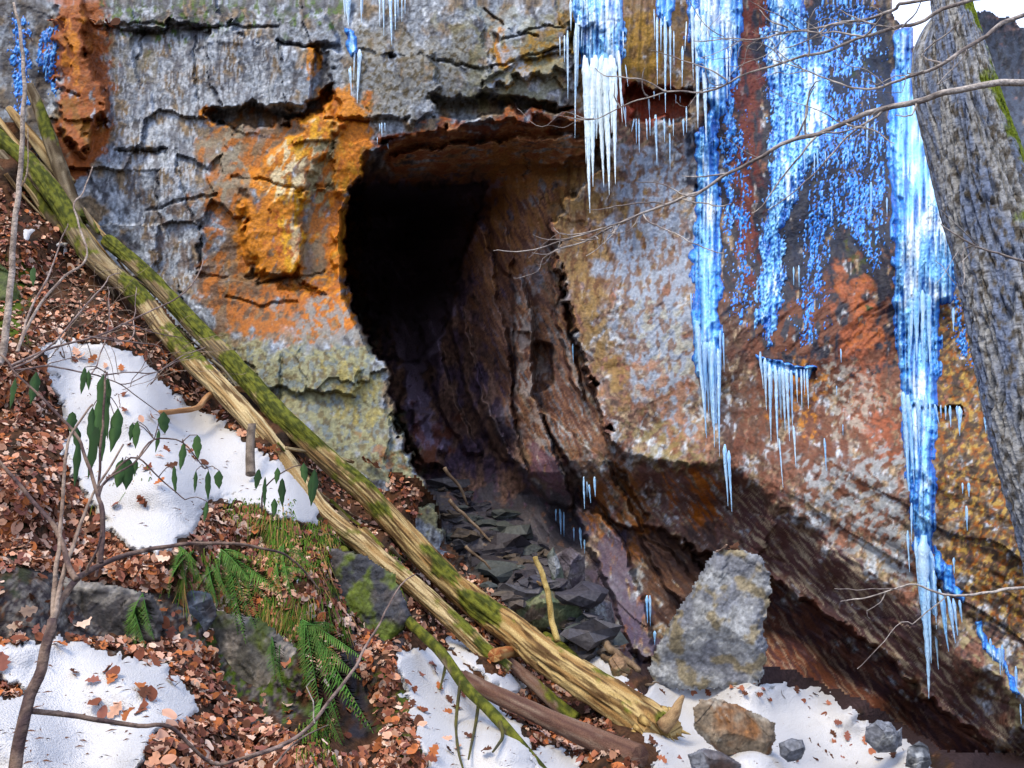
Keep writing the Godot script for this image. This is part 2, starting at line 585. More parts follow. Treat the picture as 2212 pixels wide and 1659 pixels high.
	for q in [[230, 54, 330, 50, 470, 56, 600, 62], [250, 325, 350, 330], [420, 80, 425, 220], [260, 320, 300, 326, 360, 318], [380, 350, 410, 460, 440, 500], [320, 455, 400, 430, 470, 420], [600, 83, 650, 103], [700, 255, 800, 265], [500, 385, 560, 388, 640, 410], [430, 590, 560, 612, 700, 588], [1050, 20, 1090, 60, 1160, 80], [1075, 90, 1160, 60, 1240, 55], [950, 130, 1040, 150, 1120, 130, 1230, 90], [603, 760, 606, 870], [490, 640, 560, 660, 640, 650], [300, 130, 310, 60], [180, 290, 235, 260], [130, 195, 170, 205]]:
		s.groove(PackedFloat32Array(q), 3.6, 0.045)
	for q in [[260, 318, 300, 330, 360, 316], [230, 52, 350, 56, 470, 54], [380, 330, 450, 360, 480, 330], [600, 80, 660, 100], [1170, 110, 1240, 78], [1040, 175, 1120, 130, 1230, 110], [1500, 395, 1520, 420], [175, 262, 230, 250]]:
		s.lip(PackedFloat32Array(q), 0.09, 40.0)
	for q in [[1640, 770, 1760, 800], [1970, 875, 2080, 880]]:
		s.lip(PackedFloat32Array(q), 0.12, 30.0)
	place(s)
	paint_cliff(s)
	# skyline and what is kept: 1 rock face, 2 cave, 0 open air
	var keep := PackedByteArray()
	keep.resize(s.nu * s.nv)
	keep.fill(1)
	s.measure(PackedFloat32Array([1918, -400, 1922, 0, 1938, 62, 1965, 95, 2030, 85, 2095, 20, 2142, 27, 2190, 46, 2212, 63, 2360, 160, 2600, 200, 2600, -400]), 10.0, true, 0.7)
	for j in range(s.j0, s.j1 + 1):
		for i in range(s.i0, s.i1 + 1):
			if s.sd[(j - s.j0) * (s.i1 - s.i0 + 1) + i - s.i0] < 0:
				keep[j * s.nu + i] = 0
	s.measure(PackedFloat32Array([790, 333, 765, 400, 752, 470, 748, 560, 757, 640, 775, 700, 815, 760, 835, 800, 845, 890, 870, 960, 890, 1000, 930, 1060, 960, 1165, 1010, 1230, 1090, 1300, 1200, 1400, 1400, 1520, 1480, 1480, 1540, 1290, 1500, 1190, 1400, 1130, 1340, 1010, 1300, 900, 1255, 760, 1215, 620, 1190, 480, 1235, 420, 1320, 345, 1310, 285, 1235, 266, 1150, 260, 1050, 270, 930, 287, 830, 305]), 5.0)
	for j in range(s.j0, s.j1 + 1):
		for i in range(s.i0, s.i1 + 1):
			if s.sd[(j - s.j0) * (s.i1 - s.i0 + 1) + i - s.i0] < 0:
				keep[j * s.nu + i] = 2
	# behind the bank nothing of it shows
	s.measure(PackedFloat32Array([-1000, 900, 200, 900, 500, 1050, 860, 1250, 1100, 1500, 1400, 1640, 1400, 1800, -1000, 1800]), 5.0)
	for j in range(s.j0, s.j1 + 1):
		for i in range(s.i0, s.i1 + 1):
			if s.sd[(j - s.j0) * (s.i1 - s.i0 + 1) + i - s.i0] < 0:
				keep[j * s.nu + i] = 0
	var o := thing("cliff", "weathered rock cliff streaked with rust and grey around the cave", "cliff", spot(1106, 1300, 9.5))
	o.set_meta("kind", "structure")
	part("rock_face", sheet_mesh(s, keep, 1), mats.rock, o)
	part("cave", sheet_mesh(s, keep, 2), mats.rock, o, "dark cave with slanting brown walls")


func hash2(a: float, b: float) -> float:
	var h := sin(a * 127.1 + b * 311.7) * 43758.5453
	return (h - floorf(h)) * 2.0 - 1.0


func relief(s: Sheet) -> void:
	for j in s.nv:
		for i in s.nu:
			var k := j * s.nu + i
			var u := s.us[i]
			var v := s.vs[j]
			var x := s.px[k]
			var y := s.py[k]
			var z := s.pz[k]
			var deep := smoothstep(10.4, 12.0, s.d[k])
			var w := maxf(smoothstep(1180.0, 1420.0, u + 0.12 * v), deep)      # 0 jointed blocks, 1 dipping beds
			var q := n_mid.get_noise_3d(x * 0.35, y * 0.35, z * 0.2)
			var o := 0.09 * n_big.get_noise_3d(x, y, z) + 0.016 * n_mid.get_noise_3d(x * 1.2, y * 1.2, z) + 0.010 * n_fine.get_noise_3d(x, y, z)
			if w < 1.0:
				var q2 := 0.16 * n_mid.get_noise_3d(x * 0.8 + 5.0, y * 0.8, z * 0.2) + 0.03 * n_fine.get_noise_3d(x * 0.7, y * 0.7, z)
				# beds of uneven height, each cut by its own upright joints; a block stands proud or back and leans a little
				var yy := (y + 0.09 * x + 0.16 * q + q2) / 0.85 + 0.45 * sin(y * 1.3) + 0.12 * sin(x * 2.1)
				var bed := floorf(yy)
				var wide := 1.05 + 0.45 * hash2(bed, 3.0)
				var xx := (x + (0.12 + 0.22 * hash2(bed, 11.0)) * y + 0.16 * q - 1.3 * q2) / wide + 3.0 * hash2(bed, 7.0)
				var joint := floorf(xx)
				var bo := 0.13 * clampf(hash2(bed, joint) * 1.5, -0.25, 1.0) * (0.4 + 0.6 * absf(hash2(joint, bed))) + 0.04 * hash2(bed, 0.5)
				bo += 0.13 * hash2(joint, bed + 9.0) * (xx - joint - 0.5) + 0.12 * hash2(joint + 4.0, bed) * (yy - bed - 0.5)
				# smaller chips broken from some of them
				var y2 := (y - 0.2 * x + q2) / 0.23
				var b2 := floorf(y2)
				var x2 := (x + 0.3 * y - q2) / 0.3 + 2.0 * hash2(b2, 5.0)
				bo += 0.04 * maxf(0.0, hash2(b2, floorf(x2)) - 0.5)
				o += (1.0 - w) * 0.62 * bo
			if w > 0.0:
				# beds dip to the lower right, steeper inside the cave
				var a := lerpf(0.66, 1.05, clampf((1700.0 - u) / 600.0, 0.0, 1.0))
				if v < 950.0 and u > 1300.0:
					a = lerpf(a, 1.45, clampf((950.0 - v) / 300.0, 0.0, 1.0) * clampf((u - 1300.0) / 100.0, 0.0, 1.0))
				var across := x * sin(a) + y * cos(a)
				var along := x * cos(a) - y * sin(a)
				var low := smoothstep(1000.0, 1250.0, v)
				var amp := 0.035 + 0.09 * low + 0.05 * deep
				o += w * amp * (n_ridge.get_noise_3d(across * 1.7, along * 0.16, z * 0.2) * 0.7 + 0.4 * n_mid.get_noise_3d(across * 1.5, along * 0.2, z * 0.3))
				o += w * 0.022 * n_fine.get_noise_3d(across * 1.1, along * 0.22, z * 0.3)
				o += w * (0.006 + 0.05 * low) * hash2(floorf(across * 4.0 + 0.5 * q), floorf(along * 0.8 + 0.4 * q))
			s.d[k] += o


func paint_cliff(s: Sheet) -> void:
	var blot := make_noise(FastNoiseLite.TYPE_SIMPLEX_SMOOTH, 0.02, 4, 41)
	var speck := make_noise(FastNoiseLite.TYPE_SIMPLEX_SMOOTH, 0.09, 3, 42)
	var blot2 := make_noise(FastNoiseLite.TYPE_SIMPLEX_SMOOTH, 0.012, 5, 43)
	var grey := col(139, 147, 158)
	var grey_light := col(190, 197, 206)
	var grey_dark := col(72, 74, 82)
	var tan := col(156, 138, 116)
	var brown := col(104, 80, 70)
	for j in s.nv:
		for i in s.nu:
			var k := j * s.nu + i
			var u := s.us[i] + 0.3 * (s.wx[k] - s.us[i])
			var v := s.vs[j] + 0.3 * (s.wy[k] - s.vs[j])
			var w := smoothstep(1150.0, 1330.0, u)
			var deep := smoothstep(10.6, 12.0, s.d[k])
			var c := grey.lerp(grey_light, smoothstep(0.0, 0.5, blot.get_noise_2d(u, v * 0.7)))
			c = c.lerp(col(128, 112, 92), smoothstep(-0.05, 0.3, blot2.get_noise_2d(u * 1.1 - 300, v * 0.9 + 200)))
			c = c.lerp(grey_dark, smoothstep(0.1, 0.45, blot2.get_noise_2d(u * 1.7 + 500, v)))
			var fine := speck.get_noise_2d(u * 0.5 + 0.35 * v, v * 0.35 - 0.2 * u)
			var c2 := tan.lerp(grey_light, smoothstep(-0.15, 0.3, 0.7 * blot2.get_noise_2d(u * 1.3 + 900, v * 0.8) + 0.6 * fine))
			c2 = c2.lerp(col(128, 92, 78), smoothstep(0.0, 0.3, blot2.get_noise_2d(u * 1.1 + 0.4 * v + 60, v * 0.5) + 0.3 * fine))
			c2 = c2.lerp(brown, smoothstep(-0.02, 0.3, 0.6 * blot.get_noise_2d(u * 0.8 - 700, v * 0.5) + 0.7 * speck.get_noise_2d(u * 0.4 - 0.3 * v + 900, v * 0.3)))
			c = c.lerp(c2, w)
			c = c.lerp(col(138, 110, 98).lerp(col(92, 76, 92), smoothstep(-0.2, 0.3, blot.get_noise_2d(u * 1.5, v * 0.5))), deep)  # with depth the cave's purple darkness is painted into the rock colour
			var f := 1.0 + 1.0 * speck.get_noise_2d(u, v * 0.7) + 0.45 * blot.get_noise_2d(u * 3.1, v * 3.1)
			s.r[k] = c.r * f
			s.g[k] = c.g * f
			s.b[k] = c.b * f
	# [outline, colour, strength, soft, grain 0 blotch 1 speck, stretch u, stretch v, cut, tilt]
	var rust := col(172, 104, 46)
	var orange := col(208, 138, 54)
	var amber := col(224, 172, 70)
	var cream := col(226, 214, 180)
	var red := col(148, 66, 40)
	var olive := col(116, 112, 62)
	var moss := col(70, 98, 28)
	var dark := col(48, 40, 38)
	var whole := PackedFloat32Array([240, 40, 600, 60, 640, 240, 450, 240, 430, 470, 430, 640, 330, 620, 250, 420])
	var rusty := PackedFloat32Array([440, 250, 560, 262, 660, 240, 720, 190, 790, 210, 800, 300, 770, 390, 748, 470, 752, 640, 785, 715, 640, 740, 470, 720, 435, 650, 450, 560, 470, 470, 430, 430, 440, 330])
	var list := [
		[[0, 0, 120, 0, 118, 330, 60, 360, 0, 330], dark, 0.8, 14, 0, 1, 0.6, -0.2, 0],
		[[120, -20, 215, -20, 245, 100, 240, 220, 232, 300, 190, 390, 150, 390, 122, 330, 112, 150], col(150, 84, 36), 0.95, 8, 0, 1.5, 0.8, -0.5, 0],
		[[125, 30, 180, 30, 190, 110, 160, 200, 130, 180], orange, 0.8, 10, 0, 2, 1, 0.0, 0],
		[[120, 200, 180, 220, 225, 260, 190, 300, 125, 300], col(140, 100, 50), 0.7, 10, 0, 2, 0.6, 0.0, 0],
		[[180, 60, 240, 80, 235, 210, 190, 190], col(120, 66, 38), 0.7, 8, 0, 2, 1, -0.2, 0],
		[[230, -20, 760, -20, 740, 60, 560, 50, 300, 110, 230, 60], moss, 0.9, 12, 0, 2.2, 1.6, 0.12, 0],
		[[230, -20, 760, -20, 740, 40, 560, 50, 300, 60, 230, 50], grey_dark, 0.8, 12, 0, 1.6, 1.6, 0.05, 0],
		[whole, grey_light, 0.75, 12, 1, 1.2, 0.3, 0.08, 0],
		[whole, col(84, 86, 96), 0.75, 12, 0, 2.4, 0.5, 0.2, 0],
		[[240, 90, 330, 60, 330, 180, 250, 200], col(120, 112, 90), 0.6, 14, 0, 2, 0.6, 0.0, 0],
		[[300, 430, 440, 420, 440, 660, 390, 620, 330, 560], col(120, 100, 84), 0.6, 14, 0, 2, 1.2, 0.1, 0],
		[rusty, col(128, 100, 72), 0.85, 12, 0, 1.2, 0.8, -0.35, 0],
		[rusty, rust, 0.8, 12, 0, 1.6, 0.6, 0.08, 0.5],
		[[700, 190, 790, 210, 800, 300, 770, 390, 748, 470, 752, 640, 785, 715, 700, 700, 700, 560, 705, 440, 690, 360, 640, 330, 600, 350, 560, 400, 520, 390, 620, 300, 690, 240], rust, 0.95, 10, 0, 1.4, 0.7, -0.4, 0.3],
		[[700, 190, 790, 210, 800, 300, 770, 390, 748, 470, 752, 640, 785, 715, 720, 700, 710, 560, 720, 440, 700, 360, 640, 330, 620, 300, 690, 240], orange, 0.85, 10, 0, 2.4, 0.8, 0.02, 0.3],
		[[520, 390, 620, 300, 700, 230, 720, 250, 640, 330, 560, 410], orange, 0.9, 8, 0, 2, 1.4, -0.2, -0.7],
		[[525, 450, 590, 380, 650, 400, 660, 560, 620, 610, 550, 608, 520, 540], col(206, 136, 52), 0.95, 14, 0, 1.6, 0.8, -0.3, 0.3],
		[[605, 410, 665, 395, 655, 580, 615, 600], amber, 0.85, 8, 0, 2.4, 0.6, 0.02, 0.1],
		[[620, 430, 650, 400, 640, 590, 622, 600], cream, 0.6, 6, 0, 2.4, 0.5, 0.1, 0.1],
		[[580, 380, 640, 300, 710, 260, 690, 350, 640, 425, 600, 430], cream, 0.9, 12, 0, 2.4, 0.8, -0.02, 0.5],
		[[620, 300, 720, 235, 710, 290, 640, 340], amber, 0.8, 8, 0, 2.4, 1.6, 0.0, 0.6],
		[[690, 310, 745, 285, 715, 430, 670, 475, 655, 425], col(156, 150, 120), 0.85, 14, 0, 1.8, 0.8, -0.05, 0.4],
		[[580, 440, 640, 470, 640, 560, 590, 560], col(150, 70, 28), 0.7, 8, 0, 3, 2, 0.15, 0],
		[[440, 600, 720, 600, 755, 690, 640, 725, 460, 695], col(88, 62, 44), 0.85, 12, 0, 1.6, 1.6, -0.05, 0.3],
		[[560, 620, 740, 590, 755, 680, 620, 700], col(180, 108, 52), 0.85, 10, 0, 2.4, 2, 0.08, -0.4],
		[[470, 610, 600, 600, 760, 600, 790, 720, 640, 745, 500, 730], rust, 0.8, 14, 0, 1.8, 1.2, -0.02, 0.4],
		[[640, 600, 760, 560, 770, 680, 680, 700], orange, 0.8, 12, 0, 2.6, 1.2, 0.05, 0.8],
		[[440, 450, 482, 440, 490, 520, 450, 515], rust, 0.8, 8, 0, 2, 2, 0.0, 0],
		[[450, 300, 505, 270, 530, 400, 470, 440], col(140, 132, 116), 0.9, 10, 0, 1.6, 1.6, -0.2, 0],
		[[440, 245, 505, 250, 475, 290, 445, 290], orange, 0.8, 8, 0, 2, 2, -0.2, 0],
		[[745, 250, 800, 270, 800, 330, 772, 400, 755, 470, 754, 640, 780, 700, 740, 690, 722, 560, 728, 440, 735, 330], col(204, 130, 52), 0.9, 6, 0, 2, 0.5, -0.3, 0],
		[[735, 330, 790, 330, 765, 400, 750, 470, 752, 560, 735, 560], col(196, 146, 76), 0.8, 8, 0, 2.4, 0.8, -0.05, 0],
		[[650, 520, 700, 500, 700, 600, 650, 600], col(132, 118, 96), 0.8, 10, 0, 2, 1.2, -0.1, 0],
		[[620, 660, 790, 640, 800, 760, 700, 770, 600, 730], col(138, 140, 140), 0.85, 14, 0, 2, 1.6, -0.05, 0],
		[[490, 740, 600, 750, 800, 755, 850, 900, 900, 1010, 945, 1080, 965, 1170, 800, 1020, 560, 880, 480, 790], col(148, 148, 118), 0.95, 12, 0, 1, 1, -0.6, 0],
		[[490, 740, 600, 750, 800, 755, 850, 900, 900, 1010, 800, 1000, 560, 880, 480, 790], col(112, 124, 130), 0.8, 12, 0, 2, 1.6, 0.1, 0],
		[[490, 740, 600, 750, 800, 755, 850, 900, 900, 1010, 800, 1000, 560, 880, 480, 790], col(96, 84, 58), 0.8, 12, 0, 2.4, 2, 0.18, 0],
		[[700, 790, 790, 790, 840, 900, 800, 930, 720, 880], col(160, 148, 92), 0.7, 14, 0, 2, 1, 0.0, 0],
		[[780, 950, 850, 960, 900, 1030, 940, 1090, 860, 1040], col(150, 100, 60), 0.6, 10, 0, 2, 2, 0.1, 0.8],
		[[960, 60, 1240, 40, 1240, 230, 960, 230], col(136, 134, 104), 0.7, 20, 0, 1, 1, -0.2, 0],
		[[740, 60, 1040, 90, 1000, 240, 760, 240], col(146, 148, 146), 0.8, 14, 0, 1, 0.6, -0.3, 0],
		[[740, 60, 1040, 90, 1000, 240, 760, 240], col(82, 70, 40), 0.85, 14, 0, 3.2, 2.6, 0.16, 0],
		[[1030, 20, 1130, 20, 1130, 110, 1060, 120], col(176, 184, 184), 0.7, 10, 0, 2, 1.5, -0.1, 0],
		[[1050, 110, 1240, 40, 1240, 130, 1090, 175], col(150, 116, 50), 0.85, 10, 0, 2, 3, -0.05, -0.5],
		[[1060, 60, 1110, 60, 1090, 140, 1055, 130], col(196, 130, 40), 0.7, 8, 0, 2, 0.8, 0.0, 0],
		[[735, 190, 770, 190, 775, 265, 740, 250], orange, 0.9, 6, 0, 2, 0.7, -0.3, 0],
		[[665, 100, 690, 105, 688, 170, 668, 170], orange, 0.8, 5, 0, 2, 0.7, -0.2, 0],
		[[1230, -10, 1500, -10, 1500, 220, 1380, 200, 1230, 250], col(120, 92, 48), 0.85, 14, 0, 1.6, 0.7, -0.25, 0],
		[[1340, 30, 1420, 30, 1420, 180, 1340, 180], col(164, 130, 66), 0.8, 10, 0, 2, 1, -0.1, 0],
		[[1060, 80, 1130, 80, 1130, 160, 1050, 160], grey_light, 0.7, 8, 0, 2, 1.4, 0.0, 0],
		[[800, 335, 830, 295, 1050, 250, 1240, 236, 1300, 250, 1310, 290, 1150, 300, 900, 320], col(120, 66, 44), 0.9, 10, 0, 1, 3, -0.3, -0.15],
		[[800, 300, 940, 262, 1120, 250, 1240, 236, 1240, 262, 1000, 285, 820, 320], col(176, 96, 44), 0.75, 8, 0, 1.6, 3, 0.1, -0.15],
		[[800, 330, 900, 300, 1240, 262, 1300, 300, 1260, 400, 1080, 400, 830, 395], col(196, 150, 112), 0.9, 12, 0, 0.8, 4, -0.2, 0],  # ceiling painted paler to make up for the little light it gets
		[[800, 330, 900, 300, 1240, 262, 1300, 300, 1260, 400, 1080, 400, 830, 395], col(150, 92, 66), 0.8, 12, 0, 0.8, 4, 0.08, 0],
		[[1290, 180, 1500, 190, 1495, 260, 1300, 262], col(128, 52, 24), 0.95, 8, 0, 1.6, 0.6, -0.4, 0],
		[[1030, 340, 1190, 330, 1250, 380, 1200, 480, 1150, 560, 1060, 600, 1040, 480], col(168, 124, 80), 0.85, 16, 0, 2.4, 0.7, -0.2, 0],
		[[1190, 400, 1330, 330, 1420, 420, 1420, 560, 1330, 620, 1260, 740, 1200, 600], col(146, 118, 78), 0.85, 16, 0, 2, 0.8, -0.35, 0],
		[[1190, 400, 1330, 330, 1420, 420, 1420, 560, 1330, 620, 1260, 740, 1200, 600], col(96, 62, 40), 0.8, 16, 0, 3, 0.6, 0.12, 0],
		[[1250, 560, 1370, 800, 1340, 900, 1260, 750], col(152, 126, 84), 0.8, 10, 0, 2, 1, -0.1, 0.3],
		[[1340, 340, 1500, 330, 1510, 850, 1500, 960, 1380, 840, 1300, 600], col(160, 172, 190), 0.92, 18, 0, 1.4, 0.8, -0.3, 0],
		[[1340, 340, 1500, 330, 1510, 850, 1560, 1000, 1400, 960, 1300, 600], col(122, 92, 70), 0.8, 18, 1, 0.5, 0.3, 0.16, 0],
		[[1360, 640, 1520, 700, 1530, 1000, 1400, 900], col(186, 188, 178), 0.75, 16, 1, 0.4, 0.3, 0.15, 0.6],
		[[1380, 780, 1480, 820, 1540, 980, 1440, 960], col(164, 110, 80), 0.7, 14, 1, 0.4, 0.3, 0.0, 0.6],
		[[1330, 900, 1400, 900, 1560, 1010, 1520, 1040, 1400, 1010], col(150, 140, 100), 0.6, 10, 1, 0.4, 0.3, 0.0, 0.7],
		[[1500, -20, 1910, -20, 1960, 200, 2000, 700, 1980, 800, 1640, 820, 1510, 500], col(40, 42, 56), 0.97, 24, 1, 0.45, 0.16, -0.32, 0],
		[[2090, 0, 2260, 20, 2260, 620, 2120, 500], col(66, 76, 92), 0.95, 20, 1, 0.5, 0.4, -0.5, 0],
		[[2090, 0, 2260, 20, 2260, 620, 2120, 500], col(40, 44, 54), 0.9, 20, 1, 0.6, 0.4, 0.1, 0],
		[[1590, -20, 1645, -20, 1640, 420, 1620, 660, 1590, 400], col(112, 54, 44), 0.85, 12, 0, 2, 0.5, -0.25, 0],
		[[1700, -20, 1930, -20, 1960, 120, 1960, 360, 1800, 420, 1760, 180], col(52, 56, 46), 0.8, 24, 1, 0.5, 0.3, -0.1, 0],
		[[1780, 60, 1880, 90, 1860, 160, 1780, 150], col(60, 78, 28), 0.8, 14, 1, 0.5, 0.4, 0.0, 0],
		[[1830, 480, 1890, 480, 1870, 700, 1820, 600], col(70, 84, 36), 0.7, 16, 0, 2.4, 1.4, 0.0, 0],
		[[1510, 640, 1640, 640, 1660, 1000, 1560, 960], col(84, 56, 44), 0.85, 16, 1, 0.5, 0.2, -0.2, 0],
		[[1640, 640, 1830, 560, 1950, 700, 1980, 1000, 1760, 1100, 1600, 960], col(112, 72, 56), 0.9, 20, 1, 0.4, 0.2, -0.1, 0.2],
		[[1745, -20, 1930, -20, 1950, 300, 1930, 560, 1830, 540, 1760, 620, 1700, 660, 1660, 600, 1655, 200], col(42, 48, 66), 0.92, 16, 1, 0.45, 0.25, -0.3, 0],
		[[1820, 560, 1880, 620, 1890, 760, 1830, 780], col(176, 104, 64), 0.85, 12, 1, 0.5, 0.35, -0.2, 0],
		[[1815, 560, 1880, 600, 1900, 830, 1945, 960, 1930, 1000, 1840, 940, 1820, 760], col(168, 104, 80), 0.75, 12, 1, 0.5, 0.4, -0.1, 0],
		[[1770, 780, 1830, 780, 1890, 850, 1880, 1000, 1790, 900], col(180, 176, 166), 0.75, 14, 1, 0.5, 0.4, 0.05, 0],
		[[1700, 1000, 1960, 960, 1990, 1300, 1800, 1180], col(170, 176, 180), 0.8, 16, 1, 0.45, 0.3, 0.05, 0.7],
		[[1700, 780, 1800, 820, 1760, 960, 1690, 900], col(196, 134, 70), 0.8, 12, 1, 0.55, 0.5, 0.18, 0],
		[[2000, 620, 2240, 700, 2240, 1400, 2090, 1300, 1990, 1000], col(112, 88, 60), 0.9, 20, 1, 0.5, 0.4, -0.2, 0.4],
		[[2000, 620, 2240, 700, 2240, 1400, 2090, 1300, 1990, 1000], col(190, 160, 96), 0.75, 20, 1, 0.55, 0.5, 0.16, 0.4],
		[[2000, 620, 2240, 700, 2240, 1400, 2090, 1300, 1990, 1000], col(150, 84, 32), 0.7, 20, 0, 2.6, 2, 0.16, 0.4],
		[[2000, 620, 2240, 700, 2240, 1500, 2090, 1400, 1990, 1000], col(44, 38, 36), 0.8, 20, 0, 2.4, 1.4, 0.12, 0.5],
		[[1900, 1230, 1990, 1250, 2240, 1480, 2240, 1640, 2100, 1440], col(176, 164, 130), 0.85, 10, 1, 0.3, 0.35, 0.16, 0.7],
		[[1230, 1100, 1340, 1000, 1420, 1100, 1420, 1260, 1320, 1200], col(160, 106, 62), 0.85, 12, 0, 0.4, 4, 0.0, 0.95],
		[[1380, 1000, 1580, 1020, 1660, 1200, 1500, 1190, 1400, 1130], col(112, 80, 76), 0.85, 14, 0, 0.4, 4, -0.1, 0.85],
		[[1440, 1010, 1560, 1010, 1560, 1150, 1470, 1140], col(186, 112, 52), 0.8, 12, 0, 0.4, 4, 0.08, 0.95],
		[[1560, 1010, 1720, 1130, 1850, 1220, 2000, 1330, 2200, 1600, 2240, 1680, 2050, 1560, 1800, 1340, 1640, 1240], col(98, 70, 72), 0.9, 14, 0, 0.5, 4, -0.35, 0.8],
		[[1560, 1010, 1720, 1130, 1850, 1220, 2000, 1330, 2200, 1600, 2240, 1680, 2050, 1560, 1800, 1340, 1640, 1240], col(196, 182, 160), 0.85, 10, 0, 0.35, 4.5, 0.2, 0.85],
		[[1640, 1240, 1800, 1335, 2000, 1505, 2240, 1670, 2240, 1760, 1640, 1760], col(120, 78, 64), 0.95, 10, 0, 0.5, 3, -0.4, 0.8],
		[[1640, 1240, 1800, 1335, 2000, 1505, 2240, 1670, 2240, 1760, 1640, 1760], col(78, 56, 62), 0.85, 10, 0, 0.5, 4, 0.02, 0.9],
		[[1640, 1300, 1800, 1400, 2000, 1560, 2100, 1760, 1640, 1760], col(186, 160, 140), 0.75, 10, 0, 0.35, 4.5, 0.22, 1.0],
		[[800, 400, 1060, 396, 1035, 470, 1000, 560, 965, 700, 910, 800, 960, 980, 915, 960, 870, 800, 810, 680, 785, 560], col(168, 154, 180), 0.9, 8, 0, 0.6, 2, -0.5, 1.1],  # rock of the unlit hole lightened in colour, standing in for light
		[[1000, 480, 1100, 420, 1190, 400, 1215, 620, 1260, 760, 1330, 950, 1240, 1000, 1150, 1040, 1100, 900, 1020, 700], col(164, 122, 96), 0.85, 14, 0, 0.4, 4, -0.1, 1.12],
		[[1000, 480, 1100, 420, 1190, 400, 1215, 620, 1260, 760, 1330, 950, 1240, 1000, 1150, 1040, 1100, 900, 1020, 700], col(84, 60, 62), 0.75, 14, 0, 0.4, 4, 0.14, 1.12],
		[[1120, 640, 1160, 620, 1160, 760, 1170, 900, 1190, 1000, 1150, 960, 1120, 800], col(186, 176, 172), 0.8, 10, 1, 0.6, 0.25, 0.0, 0],
		[[1150, 960, 1190, 980, 1235, 1085, 1200, 1090, 1150, 1030], col(112, 84, 100), 0.8, 10, 0, 2, 1, -0.3, 0],
		[[900, 900, 980, 920, 980, 1010, 900, 1000], col(128, 74, 52), 0.7, 12, 0, 2, 1, -0.1, 0],
		[[930, 1040, 1250, 1090, 1300, 1300, 1330, 1480, 1090, 1300, 960, 1170], col(84, 82, 90), 0.95, 14, 1, 0.4, 0.4, -0.4, 0],  # cave floor colour darkened and cooled as painted shade
		[[1360, 1150, 1560, 1150, 1640, 1230, 1640, 1400, 1460, 1440, 1400, 1300], col(96, 70, 58), 0.95, 14, 0, 0.5, 3, -0.5, 0.9],  # brown rock painted darker to deepen the shadow of the recess
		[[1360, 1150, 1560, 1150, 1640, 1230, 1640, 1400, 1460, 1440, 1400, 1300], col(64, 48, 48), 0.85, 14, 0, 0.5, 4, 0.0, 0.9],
		[[1260, 1120, 1360, 1170, 1420, 1450, 1330, 1440, 1290, 1280], col(98, 90, 110), 0.9, 12, 0, 3, 0.5, -0.3, 0],
	]
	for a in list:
		s.stain_or_light(PackedFloat32Array(a[0]), a[1], a[2], a[3], blot if a[4] == 0 else speck, a[5], a[6], a[7], a[8])
	for k in s.nu * s.nv:
		var l := 0.3 * s.r[k] + 0.6 * s.g[k] + 0.1 * s.b[k]
		s.r[k] = clampf(l + (s.r[k] - l) * 1.2, 0.006, 0.9)
		s.g[k] = clampf(l + (s.g[k] - l) * 1.2, 0.006, 0.9)
		s.b[k] = clampf(l + (s.b[k] - l) * 1.2, 0.006, 0.9)


